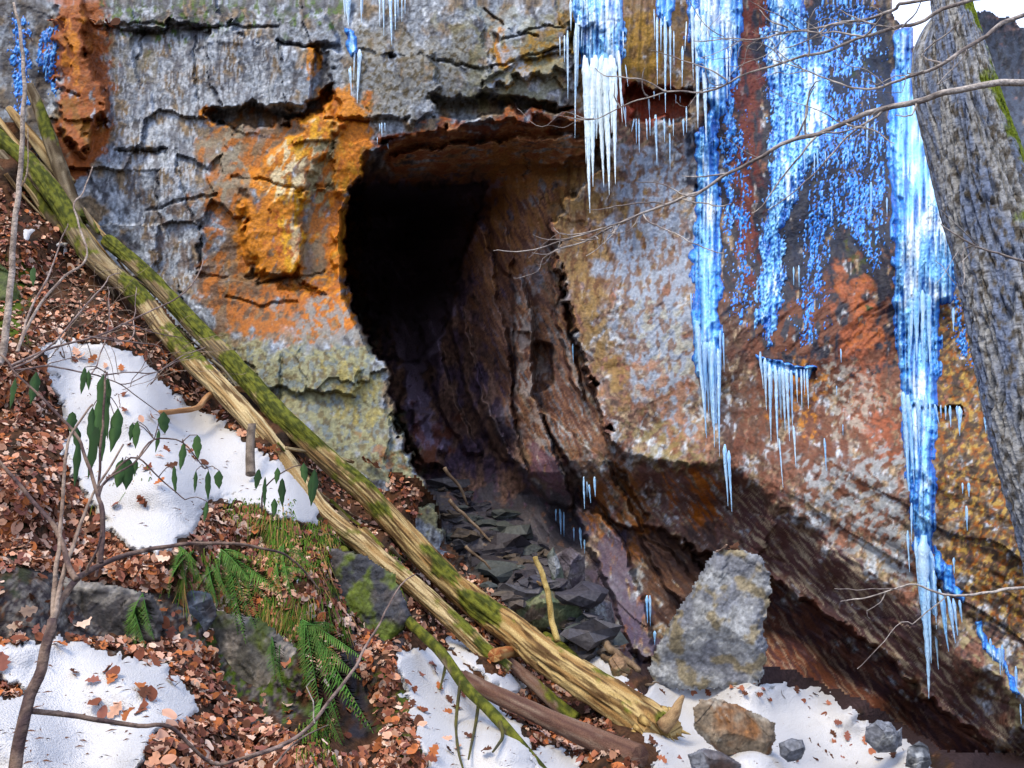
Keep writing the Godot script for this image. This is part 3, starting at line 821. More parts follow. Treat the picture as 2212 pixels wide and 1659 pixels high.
func build_ground() -> void:
	var s := Sheet.new()
	ground = s
	var warp := make_noise(FastNoiseLite.TYPE_SIMPLEX_SMOOTH, 0.03, 3, 51)
	s.setup(s.axis(-900, 2800, -12, 2224, 6.0, 24.0), s.axis(240, 1860, 250, 1664, 6.0, 24.0), warp, 8.0)
	var base := PackedFloat32Array([
		-800, 300, 9.0, -800, 900, 5.5, -800, 1659, 2.8, -800, 1860, 2.4, -300, 300, 9.4, -300, 700, 7.2, -300, 1100, 4.8, -300, 1659, 3.0, -300, 1860, 2.6,
		0, 270, 9.5, 0, 400, 8.9, 0, 540, 8.2, 0, 810, 6.5, 0, 1080, 5.2, 0, 1350, 4.4, 0, 1659, 3.6, 0, 1860, 3.0,
		110, 400, 9.6, 216, 540, 9.3, 216, 760, 7.6, 270, 920, 6.8, 324, 1080, 6.0, 324, 1210, 5.5, 324, 1370, 5.25, 270, 1512, 4.3, 324, 1659, 3.7, 324, 1860, 3.2,
		340, 640, 9.6, 480, 800, 9.2, 486, 850, 8.7, 540, 970, 7.6, 594, 1134, 6.7, 648, 1270, 6.15, 648, 1340, 6.1, 648, 1460, 5.5, 648, 1659, 4.6, 648, 1860, 3.9,
		760, 1000, 9.3, 810, 1060, 8.9, 810, 1190, 7.8, 810, 1296, 7.0, 770, 1340, 6.6, 790, 1460, 6.2, 864, 1659, 5.2, 864, 1860, 4.3,
		940, 1160, 9.2, 1026, 1242, 9.2, 1026, 1350, 7.9, 1026, 1458, 7.0, 1080, 1659, 5.5, 1080, 1860, 4.5,
		1188, 1350, 9.2, 1242, 1431, 8.4, 1350, 1512, 7.3, 1350, 1659, 5.7, 1350, 1860, 4.6,
		1512, 1469, 8.0, 1620, 1512, 7.3, 1620, 1659, 5.6, 1620, 1860, 4.6, 1836, 1530, 7.7, 1998, 1630, 6.9, 2052, 1680, 6.4, 2212, 1680, 6.4, 2212, 1860, 4.8, 1700, 1490, 8.0,
		1500, 1400, 9.6, 1800, 1450, 9.5, 2000, 1560, 8.8, 2212, 1630, 8.0, 2500, 1700, 5.8, 2500, 1860, 4.6])
	var fd := s.field(base, 1.7, 20.0)
	for j in s.nv:
		for i in s.nu:
			s.d[j * s.nu + i] = s.at_field(fd, s.us[i], s.vs[j])
	# the rock step under the ferns: its face is steep
	s.push(PackedFloat32Array([-40, 1230, 60, 1215, 200, 1250, 330, 1262, 470, 1290, 540, 1320, 640, 1420, 660, 1540, 560, 1560, 420, 1430, 300, 1385, 100, 1385, -40, 1400]), 0.12, 22.0)
	s.push(PackedFloat32Array([740, 1180, 860, 1220, 900, 1330, 820, 1420, 790, 1620, 740, 1540, 760, 1340, 700, 1250]), 0.25, 18.0)
	place(s)
	for j in s.nv:
		for i in s.nu:
			var k := j * s.nu + i
			var x := s.px[k]
			var y := s.py[k]
			var z := s.pz[k]
			s.d[k] += 0.10 * n_big.get_noise_3d(x, y, z + 9.0) + 0.06 * n_mid.get_noise_3d(x, y, z + 4.0) + 0.02 * n_fine.get_noise_3d(x, y, z)
	place(s)
	paint_ground(s)
	var keep := PackedByteArray()
	keep.resize(s.nu * s.nv)
	keep.fill(0)
	s.measure(PackedFloat32Array([-1000, 240, 40, 260, 110, 400, 200, 540, 330, 640, 470, 800, 600, 900, 760, 990, 900, 1030, 945, 1090, 960, 1170, 1020, 1225, 1100, 1290, 1220, 1380, 1330, 1450, 1400, 1430, 1700, 1440, 1880, 1520, 2040, 1620, 2230, 1625, 2900, 1640, 2900, 1990, -1000, 1990]), 5.0)
	for j in range(s.j0, s.j1 + 1):
		for i in range(s.i0, s.i1 + 1):
			if s.sd[(j - s.j0) * (s.i1 - s.i0 + 1) + i - s.i0] < 0:
				keep[j * s.nu + i] = 1
	var o := part("ground", sheet_mesh(s, keep, 1), mats.soil)
	tag(o, "steep earth bank below the cave covered in leaves and moss", "ground", "", "structure")


func paint_ground(s: Sheet) -> void:
	var blot := make_noise(FastNoiseLite.TYPE_SIMPLEX_SMOOTH, 0.02, 4, 61)
	var speck := make_noise(FastNoiseLite.TYPE_SIMPLEX_SMOOTH, 0.09, 3, 62)
	for j in s.nv:
		for i in s.nu:
			var k := j * s.nu + i
			var u := s.us[i]
			var v := s.vs[j]
			var c := col(92, 64, 46).lerp(col(58, 46, 38), smoothstep(-0.2, 0.3, blot.get_noise_2d(u, v)))
			var f := 1.0 + 0.6 * speck.get_noise_2d(u, v)
			s.r[k] = c.r * f
			s.g[k] = c.g * f
			s.b[k] = c.b * f
	var stone := col(120, 116, 112)
	var moss := col(82, 104, 30)
	var list := [
		[[-40, 1230, 60, 1215, 200, 1250, 330, 1262, 470, 1290, 540, 1320, 640, 1420, 660, 1540, 560, 1560, 420, 1430, 300, 1385, 100, 1385, -40, 1400], stone, 0.9, 12, 0, 2, 1.6, -0.2],
		[[-40, 1230, 60, 1215, 200, 1250, 330, 1262, 470, 1290, 540, 1320, 640, 1420, 660, 1540, 560, 1560, 420, 1430, 300, 1385, 100, 1385, -40, 1400], col(52, 48, 50), 0.9, 12, 1, 0.5, 0.5, 0.0],
		[[420, 1290, 600, 1300, 660, 1420, 660, 1560, 480, 1500, 420, 1400], moss, 0.9, 14, 0, 2.4, 1.6, 0.05],
		[[740, 1180, 860, 1220, 900, 1330, 820, 1420, 790, 1620, 740, 1540, 760, 1340, 700, 1250], col(74, 70, 74), 0.9, 12, 0, 2.5, 0.7, -0.3],
		[[700, 1150, 860, 1200, 860, 1340, 780, 1300, 700, 1260], moss, 0.9, 14, 0, 2.4, 1.2, -0.1],
		[[560, 1100, 760, 1120, 780, 1220, 600, 1200], moss, 0.8, 14, 0, 2, 2, 0.1],
		[[-20, 540, 60, 560, 60, 720, -20, 760], moss, 0.9, 12, 0, 2, 2, -0.2],
		[[800, 1440, 880, 1500, 930, 1640, 860, 1650, 800, 1560], moss, 0.8, 12, 0, 2, 2, 0.1],
		[[-20, 1050, 40, 1100, 60, 1250, -20, 1300], col(52, 58, 40), 0.9, 12, 0, 2, 1, -0.2],
		[[1330, 1380, 1700, 1400, 1900, 1480, 2100, 1600, 2300, 1600, 2300, 1760, 2060, 1680, 1960, 1620, 1860, 1560, 1700, 1500, 1500, 1480, 1400, 1500], col(64, 52, 50), 1.0, 10, 0, 1, 1, -0.9],
		[[930, 1160, 1100, 1260, 1300, 1420, 1240, 1440, 1080, 1340, 980, 1250], col(92, 88, 84), 0.9, 14, 0, 2, 2, -0.1],
	]
	for a in list:
		s.stain_or_light(PackedFloat32Array(a[0]), a[1], a[2], a[3], blot if a[4] == 0 else speck, a[5], a[6], a[7])


# ---------------------------------------------------------------- shapes
class Build:
	var p := PackedVector3Array()
	var n := PackedVector3Array()
	var c := PackedColorArray()
	var idx := PackedInt32Array()

	# rings of points joined into a skin; closed round
	func skin(rings: int, sides: int, pos: PackedVector3Array, color: PackedColorArray) -> void:
		var at := p.size()
		for j in rings:
			for i in sides:
				var q := j * sides + i
				var e := pos[j * sides + (i + 1) % sides] - pos[j * sides + (i + sides - 1) % sides]
				var f := pos[mini(j + 1, rings - 1) * sides + i] - pos[maxi(j - 1, 0) * sides + i]
				p.append(pos[q])
				n.append(e.cross(f).normalized())
				c.append(color[q])
		for j in rings - 1:
			for i in sides:
				var a := at + j * sides + i
				var b := at + j * sides + (i + 1) % sides
				idx.append_array(PackedInt32Array([a, a + sides, b, b, a + sides, b + sides]))


func done(b: Build) -> ArrayMesh:
	return array_mesh(b.p, b.n, b.c, b.idx)


func smooth_path(pts: PackedVector3Array, radii: PackedFloat32Array, step: float) -> Array:
	var op := PackedVector3Array()
	var orr := PackedFloat32Array()
	var m := pts.size()
	for q in m - 1:
		var a := pts[maxi(q - 1, 0)]
		var b := pts[q]
		var c := pts[q + 1]
		var d := pts[mini(q + 2, m - 1)]
		var k := maxi(1, int(ceil(b.distance_to(c) / step)))
		for t in k:
			var f := float(t) / k
			op.append(b.cubic_interpolate(c, a, d, f))
			orr.append(lerpf(radii[q], radii[q + 1], f))
	op.append(pts[m - 1])
	orr.append(radii[m - 1])
	return [op, orr]


# a tube along a path; rough(angle, length along, point) -> share of the radius added; tint(angle, length along, point, outward) -> colour
func tube(b: Build, pts: PackedVector3Array, radii: PackedFloat32Array, sides: int, rough: Callable, tint: Callable, cap := true) -> void:
	var m := pts.size()
	var pos := PackedVector3Array()
	var color := PackedColorArray()
	var side := Vector3.UP
	var gone := 0.0
	var rows := 0
	for q in m:
		var dir := (pts[mini(q + 1, m - 1)] - pts[maxi(q - 1, 0)]).normalized()
		if q == 0:
			side = dir.cross(Vector3.UP if absf(dir.y) < 0.9 else Vector3.RIGHT).normalized()
		side = (side - dir * side.dot(dir)).normalized()
		var up := side.cross(dir)
		if q > 0:
			gone += pts[q].distance_to(pts[q - 1])
		var ends := [0] if not cap or (q > 0 and q < m - 1) else ([1, 0] if q == 0 else [0, 1])
		for e in ends:
			for i in sides:
				var a := TAU * i / sides
				var out := side * cos(a) + up * sin(a)
				var rr: float = 0.0001 if e == 1 else radii[q] * (1.0 + rough.call(a, gone, pts[q]))
				pos.append(pts[q] + out * rr)
				color.append(tint.call(a, gone, pts[q] + out * rr, out))
			rows += 1
	b.skin(rows, sides, pos, color)


func plain_tube(pts: Array, r0: float, r1: float, sides: int, c0: Color, c1: Color, step := 0.08, wobble := 0.0) -> ArrayMesh:
	var pp := PackedVector3Array(pts)
	var rr := PackedFloat32Array()
	for q in pp.size():
		rr.append(lerpf(r0, r1, float(q) / maxf(1.0, pp.size() - 1.0)))
	var sm := smooth_path(pp, rr, step)
	var path: PackedVector3Array = sm[0]
	if wobble > 0.0:
		for q in range(1, path.size() - 1):
			path[q] += wobble * Vector3(n_mid.get_noise_3dv(path[q] * 2.0), n_mid.get_noise_3dv(path[q] * 2.0 + Vector3(7, 0, 0)), n_mid.get_noise_3dv(path[q] * 2.0 + Vector3(0, 9, 0)))
	var b := Build.new()
	var tint := func(_a: float, s: float, p: Vector3, _o: Vector3) -> Color: return c0.lerp(c1, smoothstep(-0.25, 0.25, n_fine.get_noise_3dv(p * 1.4 + Vector3(s, 0, 0))))
	tube(b, path, sm[1], sides, even, tint)
	return done(b)


# ---------------------------------------------------------------- snow
func snow_mesh(poly: PackedFloat32Array, thick: float, edge: float) -> ArrayMesh:
	var s := ground
	s.measure(poly, 30.0, true, 2.2)
	var w := s.i1 - s.i0 + 1
	var h := s.j1 - s.j0 + 1
	var dd := PackedFloat32Array()
	var cc := PackedColorArray()
	var keep := PackedByteArray()
	dd.resize(w * h)
	cc.resize(w * h)
	keep.resize(w * h)
	for j in h:
		for i in w:
			var q := j * w + i
			var k := (j + s.j0) * s.nu + i + s.i0
			# the snow lies smooth over the ground's small bumps
			var sum := 0.0
			var cnt := 0
			for dj in [-3, 0, 3]:
				for di in [-3, 0, 3]:
					var kk := clampi(j + s.j0 + dj, 0, s.nv - 1) * s.nu + clampi(i + s.i0 + di, 0, s.nu - 1)
					sum += s.d[kk]
					cnt += 1
			var p := Vector3(s.px[k], s.py[k], s.pz[k])
			var t := smoothstep(3.0, -edge, s.sd[q] + 9.0 * n_fine.get_noise_3dv(p * 0.5))
			dd[q] = lerpf(s.d[k] + 0.03, sum / cnt - thick * (1.0 + 0.5 * n_mid.get_noise_3dv(p) + 0.16 * n_fine.get_noise_3dv(p * 1.5)) - 0.02, t)
			keep[q] = 1 if s.sd[q] < 6.0 else 0
			cc[q] = col(196, 195, 196)
	return sheet_mesh(s, keep, 1, s.i0, s.i1, s.j0, s.j1, dd, cc)


var snow_polys := []


func build_snow() -> void:
	var list := [
		["broad snow patch on the upper bank under the drooping green leaves", 0.06, [85, 748, 140, 732, 240, 745, 300, 765, 350, 820, 390, 860, 470, 905, 560, 965, 650, 1030, 705, 1080, 690, 1135, 640, 1140, 590, 1110, 500, 1080, 445, 1090, 420, 1150, 345, 1205, 280, 1195, 225, 1140, 160, 1040, 125, 960, 150, 930, 110, 830]],
		["large smooth snow patch at the foot of the bank behind the forked sapling", 0.07, [-60, 1405, 60, 1386, 130, 1376, 250, 1410, 350, 1430, 420, 1500, 432, 1545, 330, 1590, 300, 1700, -60, 1720, -60, 1510, 50, 1500, 0, 1465, -60, 1470]],
		["leaf-strewn snow patch below the mossy pole", 0.06, [848, 1412, 900, 1400, 960, 1396, 1000, 1415, 1040, 1470, 1080, 1520, 1140, 1590, 1190, 1700, 930, 1700, 905, 1600, 868, 1500]],
		["sunken snow strip between the splintered logs", 0.05, [955, 1382, 985, 1375, 1010, 1390, 1030, 1420, 1060, 1450, 1140, 1468, 1150, 1490, 1110, 1500, 1060, 1490, 1000, 1430]],
		["sloping snow field in front of the standing boulder", 0.09, [1230, 1418, 1300, 1402, 1335, 1446, 1390, 1492, 1420, 1470, 1500, 1458, 1600, 1475, 1700, 1478, 1790, 1496, 1850, 1545, 1950, 1598, 2035, 1672, 2050, 1760, 1390, 1760, 1400, 1690, 1420, 1625, 1350, 1545, 1260, 1455]],
		["small snow lobe at the bottom edge between the brown log and the pole", 0.06, [1130, 1625, 1190, 1604, 1240, 1625, 1265, 1660, 1260, 1720, 1180, 1720]],
		["thin snow strip along the upper side of the brown log", 0.04, [1110, 1500, 1160, 1520, 1240, 1555, 1230, 1570, 1140, 1535]],
		["small snow scrap high on the bank beside the rotten log", 0.05, [40, 495, 70, 485, 82, 505, 70, 522, 45, 520]],
		["small snow scrap below the upper log end among leaves", 0.05, [108, 528, 140, 522, 148, 540, 120, 548]],
		["narrow snow scrap tucked under the rotten log", 0.05, [158, 572, 172, 575, 182, 600, 168, 602]],
		["little snow lump between moss and leaves above the large fern", 0.05, [628, 1262, 650, 1240, 655, 1275, 640, 1290]],
		["little snow lump at the tip of the large fern", 0.05, [655, 1325, 690, 1320, 682, 1340, 660, 1338]],
	]
	for a in list:
		var poly := PackedFloat32Array(a[2])
		snow_polys.append(poly)
		tag(part("snow_patch", snow_mesh(poly, a[1], 13.0), mats.snow), a[0], "snow", "snow patches on the bank")


# ---------------------------------------------------------------- ice
func ice_mesh(poly: PackedFloat32Array, thick: float, edge: float, cut: float, pale: float, fleck := 0.10) -> ArrayMesh:
	var s := cliff
	s.measure(poly, 30.0, true, 0.45 + 0.6 * fleck)
	var w := s.i1 - s.i0 + 1
	var h := s.j1 - s.j0 + 1
	var dd := PackedFloat32Array()
	var cc := PackedColorArray()
	var keep := PackedByteArray()
	dd.resize(w * h)
	cc.resize(w * h)
	keep.resize(w * h)
	var streak := make_noise(FastNoiseLite.TYPE_SIMPLEX_SMOOTH, 0.05, 4, 71)
	var big := make_noise(FastNoiseLite.TYPE_SIMPLEX_SMOOTH, 0.012, 3, 72)
	var deep_blue := col(34, 82, 176)
	var blue := col(54, 146, 236)
	var pale_blue := col(132, 200, 252)
	var white := col(214, 232, 246)
	for j in h:
		for i in w:
			var q := j * w + i
			var k := (j + s.j0) * s.nu + i + s.i0
			var u := s.us[i + s.i0]
			var v := s.vs[j + s.j0]
			var n1 := streak.get_noise_2d(u * 1.9, v * lerpf(0.07, 0.3, clampf(fleck, 0.0, 1.0)))
			var n2 := streak.get_noise_2d(u * 5.5 + 700.0, v * 1.9)
			var n3 := big.get_noise_2d(u, v * 0.6)
			var inner := clampf(-s.sd[q] / edge, -1.0, 1.0)
			var m := inner + (0.3 + 0.4 * fleck) * n1 + fleck * n2 + 0.4 * n3 - cut
			var t := clampf(m, -0.4, 1.0)
			dd[q] = s.d[k] - thick * t * (0.85 + 0.55 * n1 + 0.10 * n2)
			keep[q] = 1 if m > -0.02 else 0
			var c := deep_blue.lerp(blue, smoothstep(-0.05, 0.4, m))
			c = c.lerp(pale_blue, smoothstep(0.2 - pale, 0.9 - pale, 0.7 * m + 0.7 * n1 + 0.3 * n2))
			c = c.lerp(white, smoothstep(0.85 - pale, 1.6 - pale, 0.7 * m + 0.6 * n1 + 0.8 * n3))
			c = c.lerp(deep_blue, 0.75 * smoothstep(0.05, 0.4, -n1 + 0.25 * n2))
			cc[q] = c
	# keep goes by cells: a cell shows when any corner does
	var cells := PackedByteArray()
	cells.resize(w * h)
	for j in h - 1:
		for i in w - 1:
			var q := j * w + i
			cells[q] = 1 if keep[q] + keep[q + 1] + keep[q + w] + keep[q + w + 1] > 0 else 0
	return sheet_mesh(s, cells, 1, s.i0, s.i1, s.j0, s.j1, dd, cc)


func icicle_mesh(a: Vector3, z: Vector3, r: float, pale: float, sd: float) -> ArrayMesh:
	var b := Build.new()
	var pts := PackedVector3Array()
	var rr := PackedFloat32Array()
	var len := a.distance_to(z)
	var k := clampi(int(len / 0.06), 6, 26)
	var drift := Vector3(n_mid.get_noise_2d(sd, 0.0), 0, n_mid.get_noise_2d(sd, 9.0)) * r * 0.8
	for q in k + 1:
		var t := float(q) / k
		pts.append(a.lerp(z, t) + drift * sin(t * 5.0) * (1.0 - t))
		rr.append(maxf(0.002, r * lerpf(0.35, 1.0, smoothstep(0.0, 0.1, t)) * pow(1.0 - t, 0.75) * (1.0 + 0.16 * sin(t * len * 60.0 + sd) + 0.25 * n_mid.get_noise_2d(t * 3.0, sd))))
	var hi := col(216, 234, 242)
	var lo := col(86, 172, 240)
	var tint := func(ang: float, s: float, _p: Vector3, _o: Vector3) -> Color: return lo.lerp(hi, clampf(pale + 0.5 * n_mid.get_noise_2d(ang * 0.8 + sd, s * 1.2), 0.0, 1.0))
	var bump := func(ang: float, s: float, _p: Vector3) -> float: return 0.22 * n_mid.get_noise_2d(cos(ang) * 1.2 + sd, sin(ang) * 1.2 + s * 1.5)
	tube(b, pts, rr, 7, bump, tint)
	return done(b)


func tile(c: int, r: int, x: float, y: float) -> Vector2:
	return Vector2(c * 553.0 + x / 3.0, r * 553.0 + y / 3.0)


# icicles of one formation: [x top, y top, x tip, y tip, width] in the tile's units
func icicles(o: Node3D, c: int, r: int, rows: Array, pale: float, ahead := 0.1, called := "icicle") -> void:
	for a in rows:
		var t := tile(c, r, a[0], a[1])
		var e := tile(c, r, a[2], a[3])
		var d := cliff.depth_at(t.x, t.y - 6.0) - ahead
		d = minf(d, cliff.depth_at(e.x, e.y) - 0.03)
		d = minf(d, cliff.depth_at((t.x + e.x) / 2.0, (t.y + e.y) / 2.0) - 0.03)
		var rad: float = a[4] / 3.0 / FOCAL * d * 0.5
		part(called, icicle_mesh(spot(t.x, t.y, d), spot(e.x, e.y, d), rad, pale, a[0] * 1.7 + a[1]), mats.ice, o)


func ice_thing(label: String, at: Vector2, group: String) -> Node3D:
	return thing("ice_formation", label, "ice", spot(at.x, at.y, cliff.depth_at(at.x, at.y)), group)


func build_ice() -> void:
	var g := "ice hanging on the cliff"
	var o := ice_thing("thick white icicle curtain hanging over the cave mouth", Vector2(1290, 40), g)
	part("ice_sheet", ice_mesh(PackedFloat32Array([1240, -60, 1340, -60, 1345, 80, 1340, 150, 1300, 160, 1256, 140, 1250, 60]), 0.16, 14, -0.35, 0.3), mats.ice, o)
	icicles(o, 2, 0, [[480, 380, 505, 1380, 62], [520, 380, 525, 1210, 62], [560, 400, 595, 1215, 60], [610, 380, 630, 1265, 66], [660, 380, 670, 1195, 52], [690, 330, 715, 790, 28], [700, 560, 740, 820, 16], [540, 360, 548, 900, 60], [585, 360, 580, 800, 60], [640, 360, 648, 860, 60], [470, 360, 480, 1060, 40]], 0.95, 0.2)
	icicles(o, 2, 0, [[415, 150, 408, 895, 26], [360, 200, 362, 640, 22], [340, 230, 340, 405, 14], [310, 240, 312, 365, 12], [402, 230, 402, 410, 14], [430, 100, 425, 560, 22], [380, 0, 382, 200, 26], [455, 0, 450, 300, 20], [690, 0, 692, 400, 24], [720, 200, 722, 330, 14], [735, 420, 752, 560, 12]], 0.7, 0.14)
	o = ice_thing("thin blue icicle cluster between curtain and frozen fall", Vector2(1430, 20), g)
	part("ice_sheet", ice_mesh(PackedFloat32Array([1412, -60, 1470, -60, 1450, 60, 1420, 60]), 0.1, 12, 0.2, 0.0), mats.ice, o)
	icicles(o, 2, 0, [[940, 110, 942, 550, 20], [965, 120, 965, 330, 16], [990, 110, 995, 730, 28], [1025, 170, 1028, 580, 20], [1105, 300, 1102, 560, 20], [1048, 200, 1050, 420, 12], [920, 60, 925, 260, 12]], 0.55)
	o = ice_thing("row of small icicles under the red rock lip", Vector2(1420, 258), g)
	icicles(o, 2, 0, [[790, 770, 775, 855, 14], [805, 770, 806, 930, 16], [822, 770, 825, 990, 18], [870, 770, 876, 905, 16], [893, 760, 895, 880, 14], [885, 640, 892, 760, 18], [930, 745, 940, 1070, 28], [985, 770, 990, 920, 18], [1020, 770, 1025, 1100, 18], [1045, 770, 1046, 880, 12], [1110, 770, 1112, 880, 18], [1130, 690, 1132, 860, 14], [955, 600, 955, 650, 8], [1060, 610, 1062, 670, 8], [1088, 620, 1090, 665, 8], [920, 590, 921, 640, 8], [735, 690, 737, 820, 14]], 0.5)
	o = ice_thing("tall narrow frozen fall ending in a comb of icicles", Vector2(1530, 400), g)
	part("ice_sheet", ice_mesh(PackedFloat32Array([1486, -60, 1600, -60, 1598, 90, 1572, 180, 1565, 215, 1552, 268, 1548, 370, 1552, 560, 1550, 700, 1556, 760, 1545, 830, 1505, 800, 1500, 690, 1498, 560, 1505, 430, 1510, 310, 1535, 240, 1530, 180, 1490, 90]), 0.14, 20, -0.25, 0.08), mats.ice, o)
	icicles(o, 2, 0, [[1165, 40, 1175, 520, 30], [1200, 60, 1205, 830, 56], [1240, 100, 1258, 920, 56], [1275, 0, 1265, 420, 34], [1390, 320, 1395, 640, 22], [1410, 330, 1412, 560, 14], [1130, 140, 1120, 330, 16]], 0.75, 0.14)
	icicles(o, 2, 1, [[1200, 420, 1262, 1180, 40], [1240, 560, 1255, 1150, 44], [1280, 560, 1300, 1110, 44], [1310, 560, 1328, 1430, 44], [1335, 600, 1345, 1300, 32], [1220, 560, 1245, 1000, 40], [1262, 560, 1275, 1040, 40], [1370, 500, 1375, 750, 16], [1350, 480, 1352, 900, 20], [1380, 1220, 1400, 1620, 30], [1405, 1260, 1425, 1659, 26], [1160, 240, 1162, 360, 12], [1295, 560, 1312, 1240, 40]], 0.4)
	o = ice_thing("wide speckled blue ice sheet on the dark upper wall", Vector2(1700, 250), g)
	part("ice_sheet", ice_mesh(PackedFloat32Array([1650, -60, 1735, -60, 1745, 90, 1790, 100, 1800, 230, 1780, 330, 1740, 380, 1700, 500, 1690, 700, 1660, 760, 1630, 720, 1640, 500, 1665, 330, 1650, 180]), 0.07, 26, 0.2, 0.2, 0.6), mats.ice, o)
	part("ice_sheet", ice_mesh(PackedFloat32Array([1560, 60, 1600, 120, 1590, 420, 1565, 620, 1555, 400]), 0.03, 16, 0.6, -0.1, 0.9), mats.ice, o)
	o = ice_thing("comb of fine icicles hanging from the speckled blue sheet", Vector2(1690, 800), g)
	part("ice_sheet", ice_mesh(PackedFloat32Array([1630, 760, 1660, 770, 1765, 795, 1750, 815, 1650, 810]), 0.08, 8, 0.1, 0.1), mats.ice, o)
	icicles(o, 3, 1, [[10, 700, 20, 1200, 34], [45, 710, 65, 1240, 30], [70, 1180, 98, 1500, 14], [75, 720, 85, 1060, 28], [95, 730, 112, 1130, 30], [120, 735, 140, 1200, 28], [150, 740, 160, 1130, 24], [165, 1100, 182, 1370, 20], [185, 735, 190, 950, 18], [215, 735, 220, 980, 18], [255, 735, 262, 990, 20], [235, 735, 238, 900, 14], [-20, 660, -10, 1000, 30], [-50, 620, -30, 860, 22]], 0.55)
	o = ice_thing("sparse blue ice glaze flecked over the dark right wall", Vector2(1850, 300), g)
	part("ice_glaze", ice_mesh(PackedFloat32Array([1740, 200, 1920, 100, 1935, 330, 1930, 560, 1900, 640, 1820, 520, 1790, 760, 1690, 780, 1720, 420]), 0.03, 40, 0.95, -0.2, 1.0), mats.ice, o)
	part("ice_glaze", ice_mesh(PackedFloat32Array([1740, -40, 1910, -40, 1925, 120, 1800, 200, 1750, 120]), 0.03, 30, 0.92, 0.0, 1.0), mats.ice, o)
	part("ice_glaze", ice_mesh(PackedFloat32Array([1500, 220, 1640, 200, 1650, 640, 1640, 760, 1560, 700, 1555, 420]), 0.03, 40, 1.05, -0.3, 1.1), mats.ice, o)
	part("ice_glaze", ice_mesh(PackedFloat32Array([2030, 420, 2080, 520, 2110, 700, 2140, 820, 2060, 800, 2030, 650]), 0.03, 30, 0.95, -0.3, 1.1), mats.ice, o)
	icicles(o, 3, 0, [[640, 740, 642, 1000, 18], [668, 1180, 668, 1400, 22], [690, 790, 692, 900, 14], [320, 970, 325, 1130, 16], [235, 980, 238, 1090, 16], [520, 970, 522, 1060, 12], [300, 990, 302, 1150, 14], [770, 1280, 772, 1400, 14], [410, 1330, 412, 1420, 12], [370, 980, 372, 1080, 12]], 0.35, 0.06)
	icicles(o, 3, 1, [[200, 60, 202, 200, 14], [165, 70, 167, 190, 12], [470, 600, 475, 690, 14], [365, 1180, 378, 1390, 18], [445, 840, 446, 900, 8], [485, 1090, 486, 1160, 8]], 0.35, 0.06)
	o = ice_thing("long blue frozen fall beside the leaning tree trunk", Vector2(1980, 600), g)
	part("ice_sheet", ice_mesh(PackedFloat32Array([1942, 70, 1962, 70, 1985, 180, 2005, 300, 2030, 380, 2060, 480, 2075, 560, 2060, 640, 2024, 660, 2024, 850, 2014, 990, 2012, 1100, 2008, 1190, 1978, 1190, 1965, 1020, 1955, 850, 1940, 690, 1936, 540, 1936, 420, 1925, 310, 1936, 180]), 0.16, 20, -0.35, 0.05), mats.ice, o)
	icicles(o, 3, 1, [[875, 880, 925, 1659, 44], [905, 900, 950, 1500, 40], [960, 200, 965, 700, 50], [1000, 220, 1005, 800, 40], [930, 230, 925, 640, 40], [1045, 250, 1050, 800, 36], [1020, 900, 1025, 1110, 30], [1050, 950, 1052, 1110, 24], [970, 920, 985, 1300, 36]], 0.35, 0.12)
	icicles(o, 3, 2, [[1010, 150, 1043, 1210, 84], [985, 200, 1030, 900, 60], [1050, 250, 1105, 1020, 54], [1040, 450, 1058, 980, 30], [930, -60, 930, 200, 18], [905, 120, 918, 390, 20], [955, 160, 985, 600, 24], [1075, 380, 1092, 760, 26]], 0.45, 0.1)
	o = ice_thing("short icicle fringe right of the long frozen fall", Vector2(2050, 1260), g)
	part("ice_sheet", ice_mesh(PackedFloat32Array([2015, 1170, 2040, 1200, 2085, 1280, 2080, 1300, 2040, 1280, 2015, 1230]), 0.08, 8, 0.2, -0.1), mats.ice, o)
	icicles(o, 3, 2, [[1110, 500, 1172, 905, 36], [1165, 540, 1215, 850, 34], [1200, 560, 1230, 800, 24], [1240, 570, 1258, 715, 22], [1140, 560, 1160, 760, 24]], 0.35, 0.06)
	o = ice_thing("small icicle fringe on the brown wall near the trunk", Vector2(2060, 880), g)
	icicles(o, 3, 1, [[1080, 960, 1110, 1090, 18], [1150, 970, 1152, 1060, 14], [1180, 970, 1185, 1110, 20], [1240, 975, 1243, 1165, 34], [1120, 965, 1122, 1050, 14], [1410, 1030, 1412, 1150, 22], [1200, 335, 1202, 490, 24], [1300, 1470, 1303, 1560, 22], [1260, 1470, 1262, 1540, 16], [1225, 970, 1226, 1060, 14]], 0.4, 0.06)
	o = ice_thing("thin ice trickle down the lower right wall", Vector2(2120, 1320), g)
	part("ice_sheet", ice_mesh(PackedFloat32Array([2108, 1340, 2120, 1340, 2135, 1390, 2165, 1410, 2180, 1450, 2205, 1500, 2196, 1506, 2160, 1430, 2125, 1400]), 0.05, 6, -0.2, -0.1), mats.ice, o)
	icicles(o, 3, 2, [[1440, 820, 1458, 965, 18], [1498, 880, 1508, 1055, 22], [1518, 860, 1520, 1030, 20], [1605, 1000, 1613, 1205, 20], [1635, 1245, 1642, 1375, 14], [1205, 295, 1207, 400, 16], [1285, -40, 1292, 120, 22]], 0.35, 0.05)
	o = ice_thing("pair of stout white icicles at the top edge of the lintel", Vector2(752, 10), g)
	icicles(o, 1, 0, [[590, -90, 600, 170, 60], [570, -80, 578, 130, 30], [680, -60, 683, 150, 22], [690, -60, 692, 90, 14]], 0.75)
	o = ice_thing("five thin icicles hanging at the top edge above the lintel", Vector2(830, 10), g)
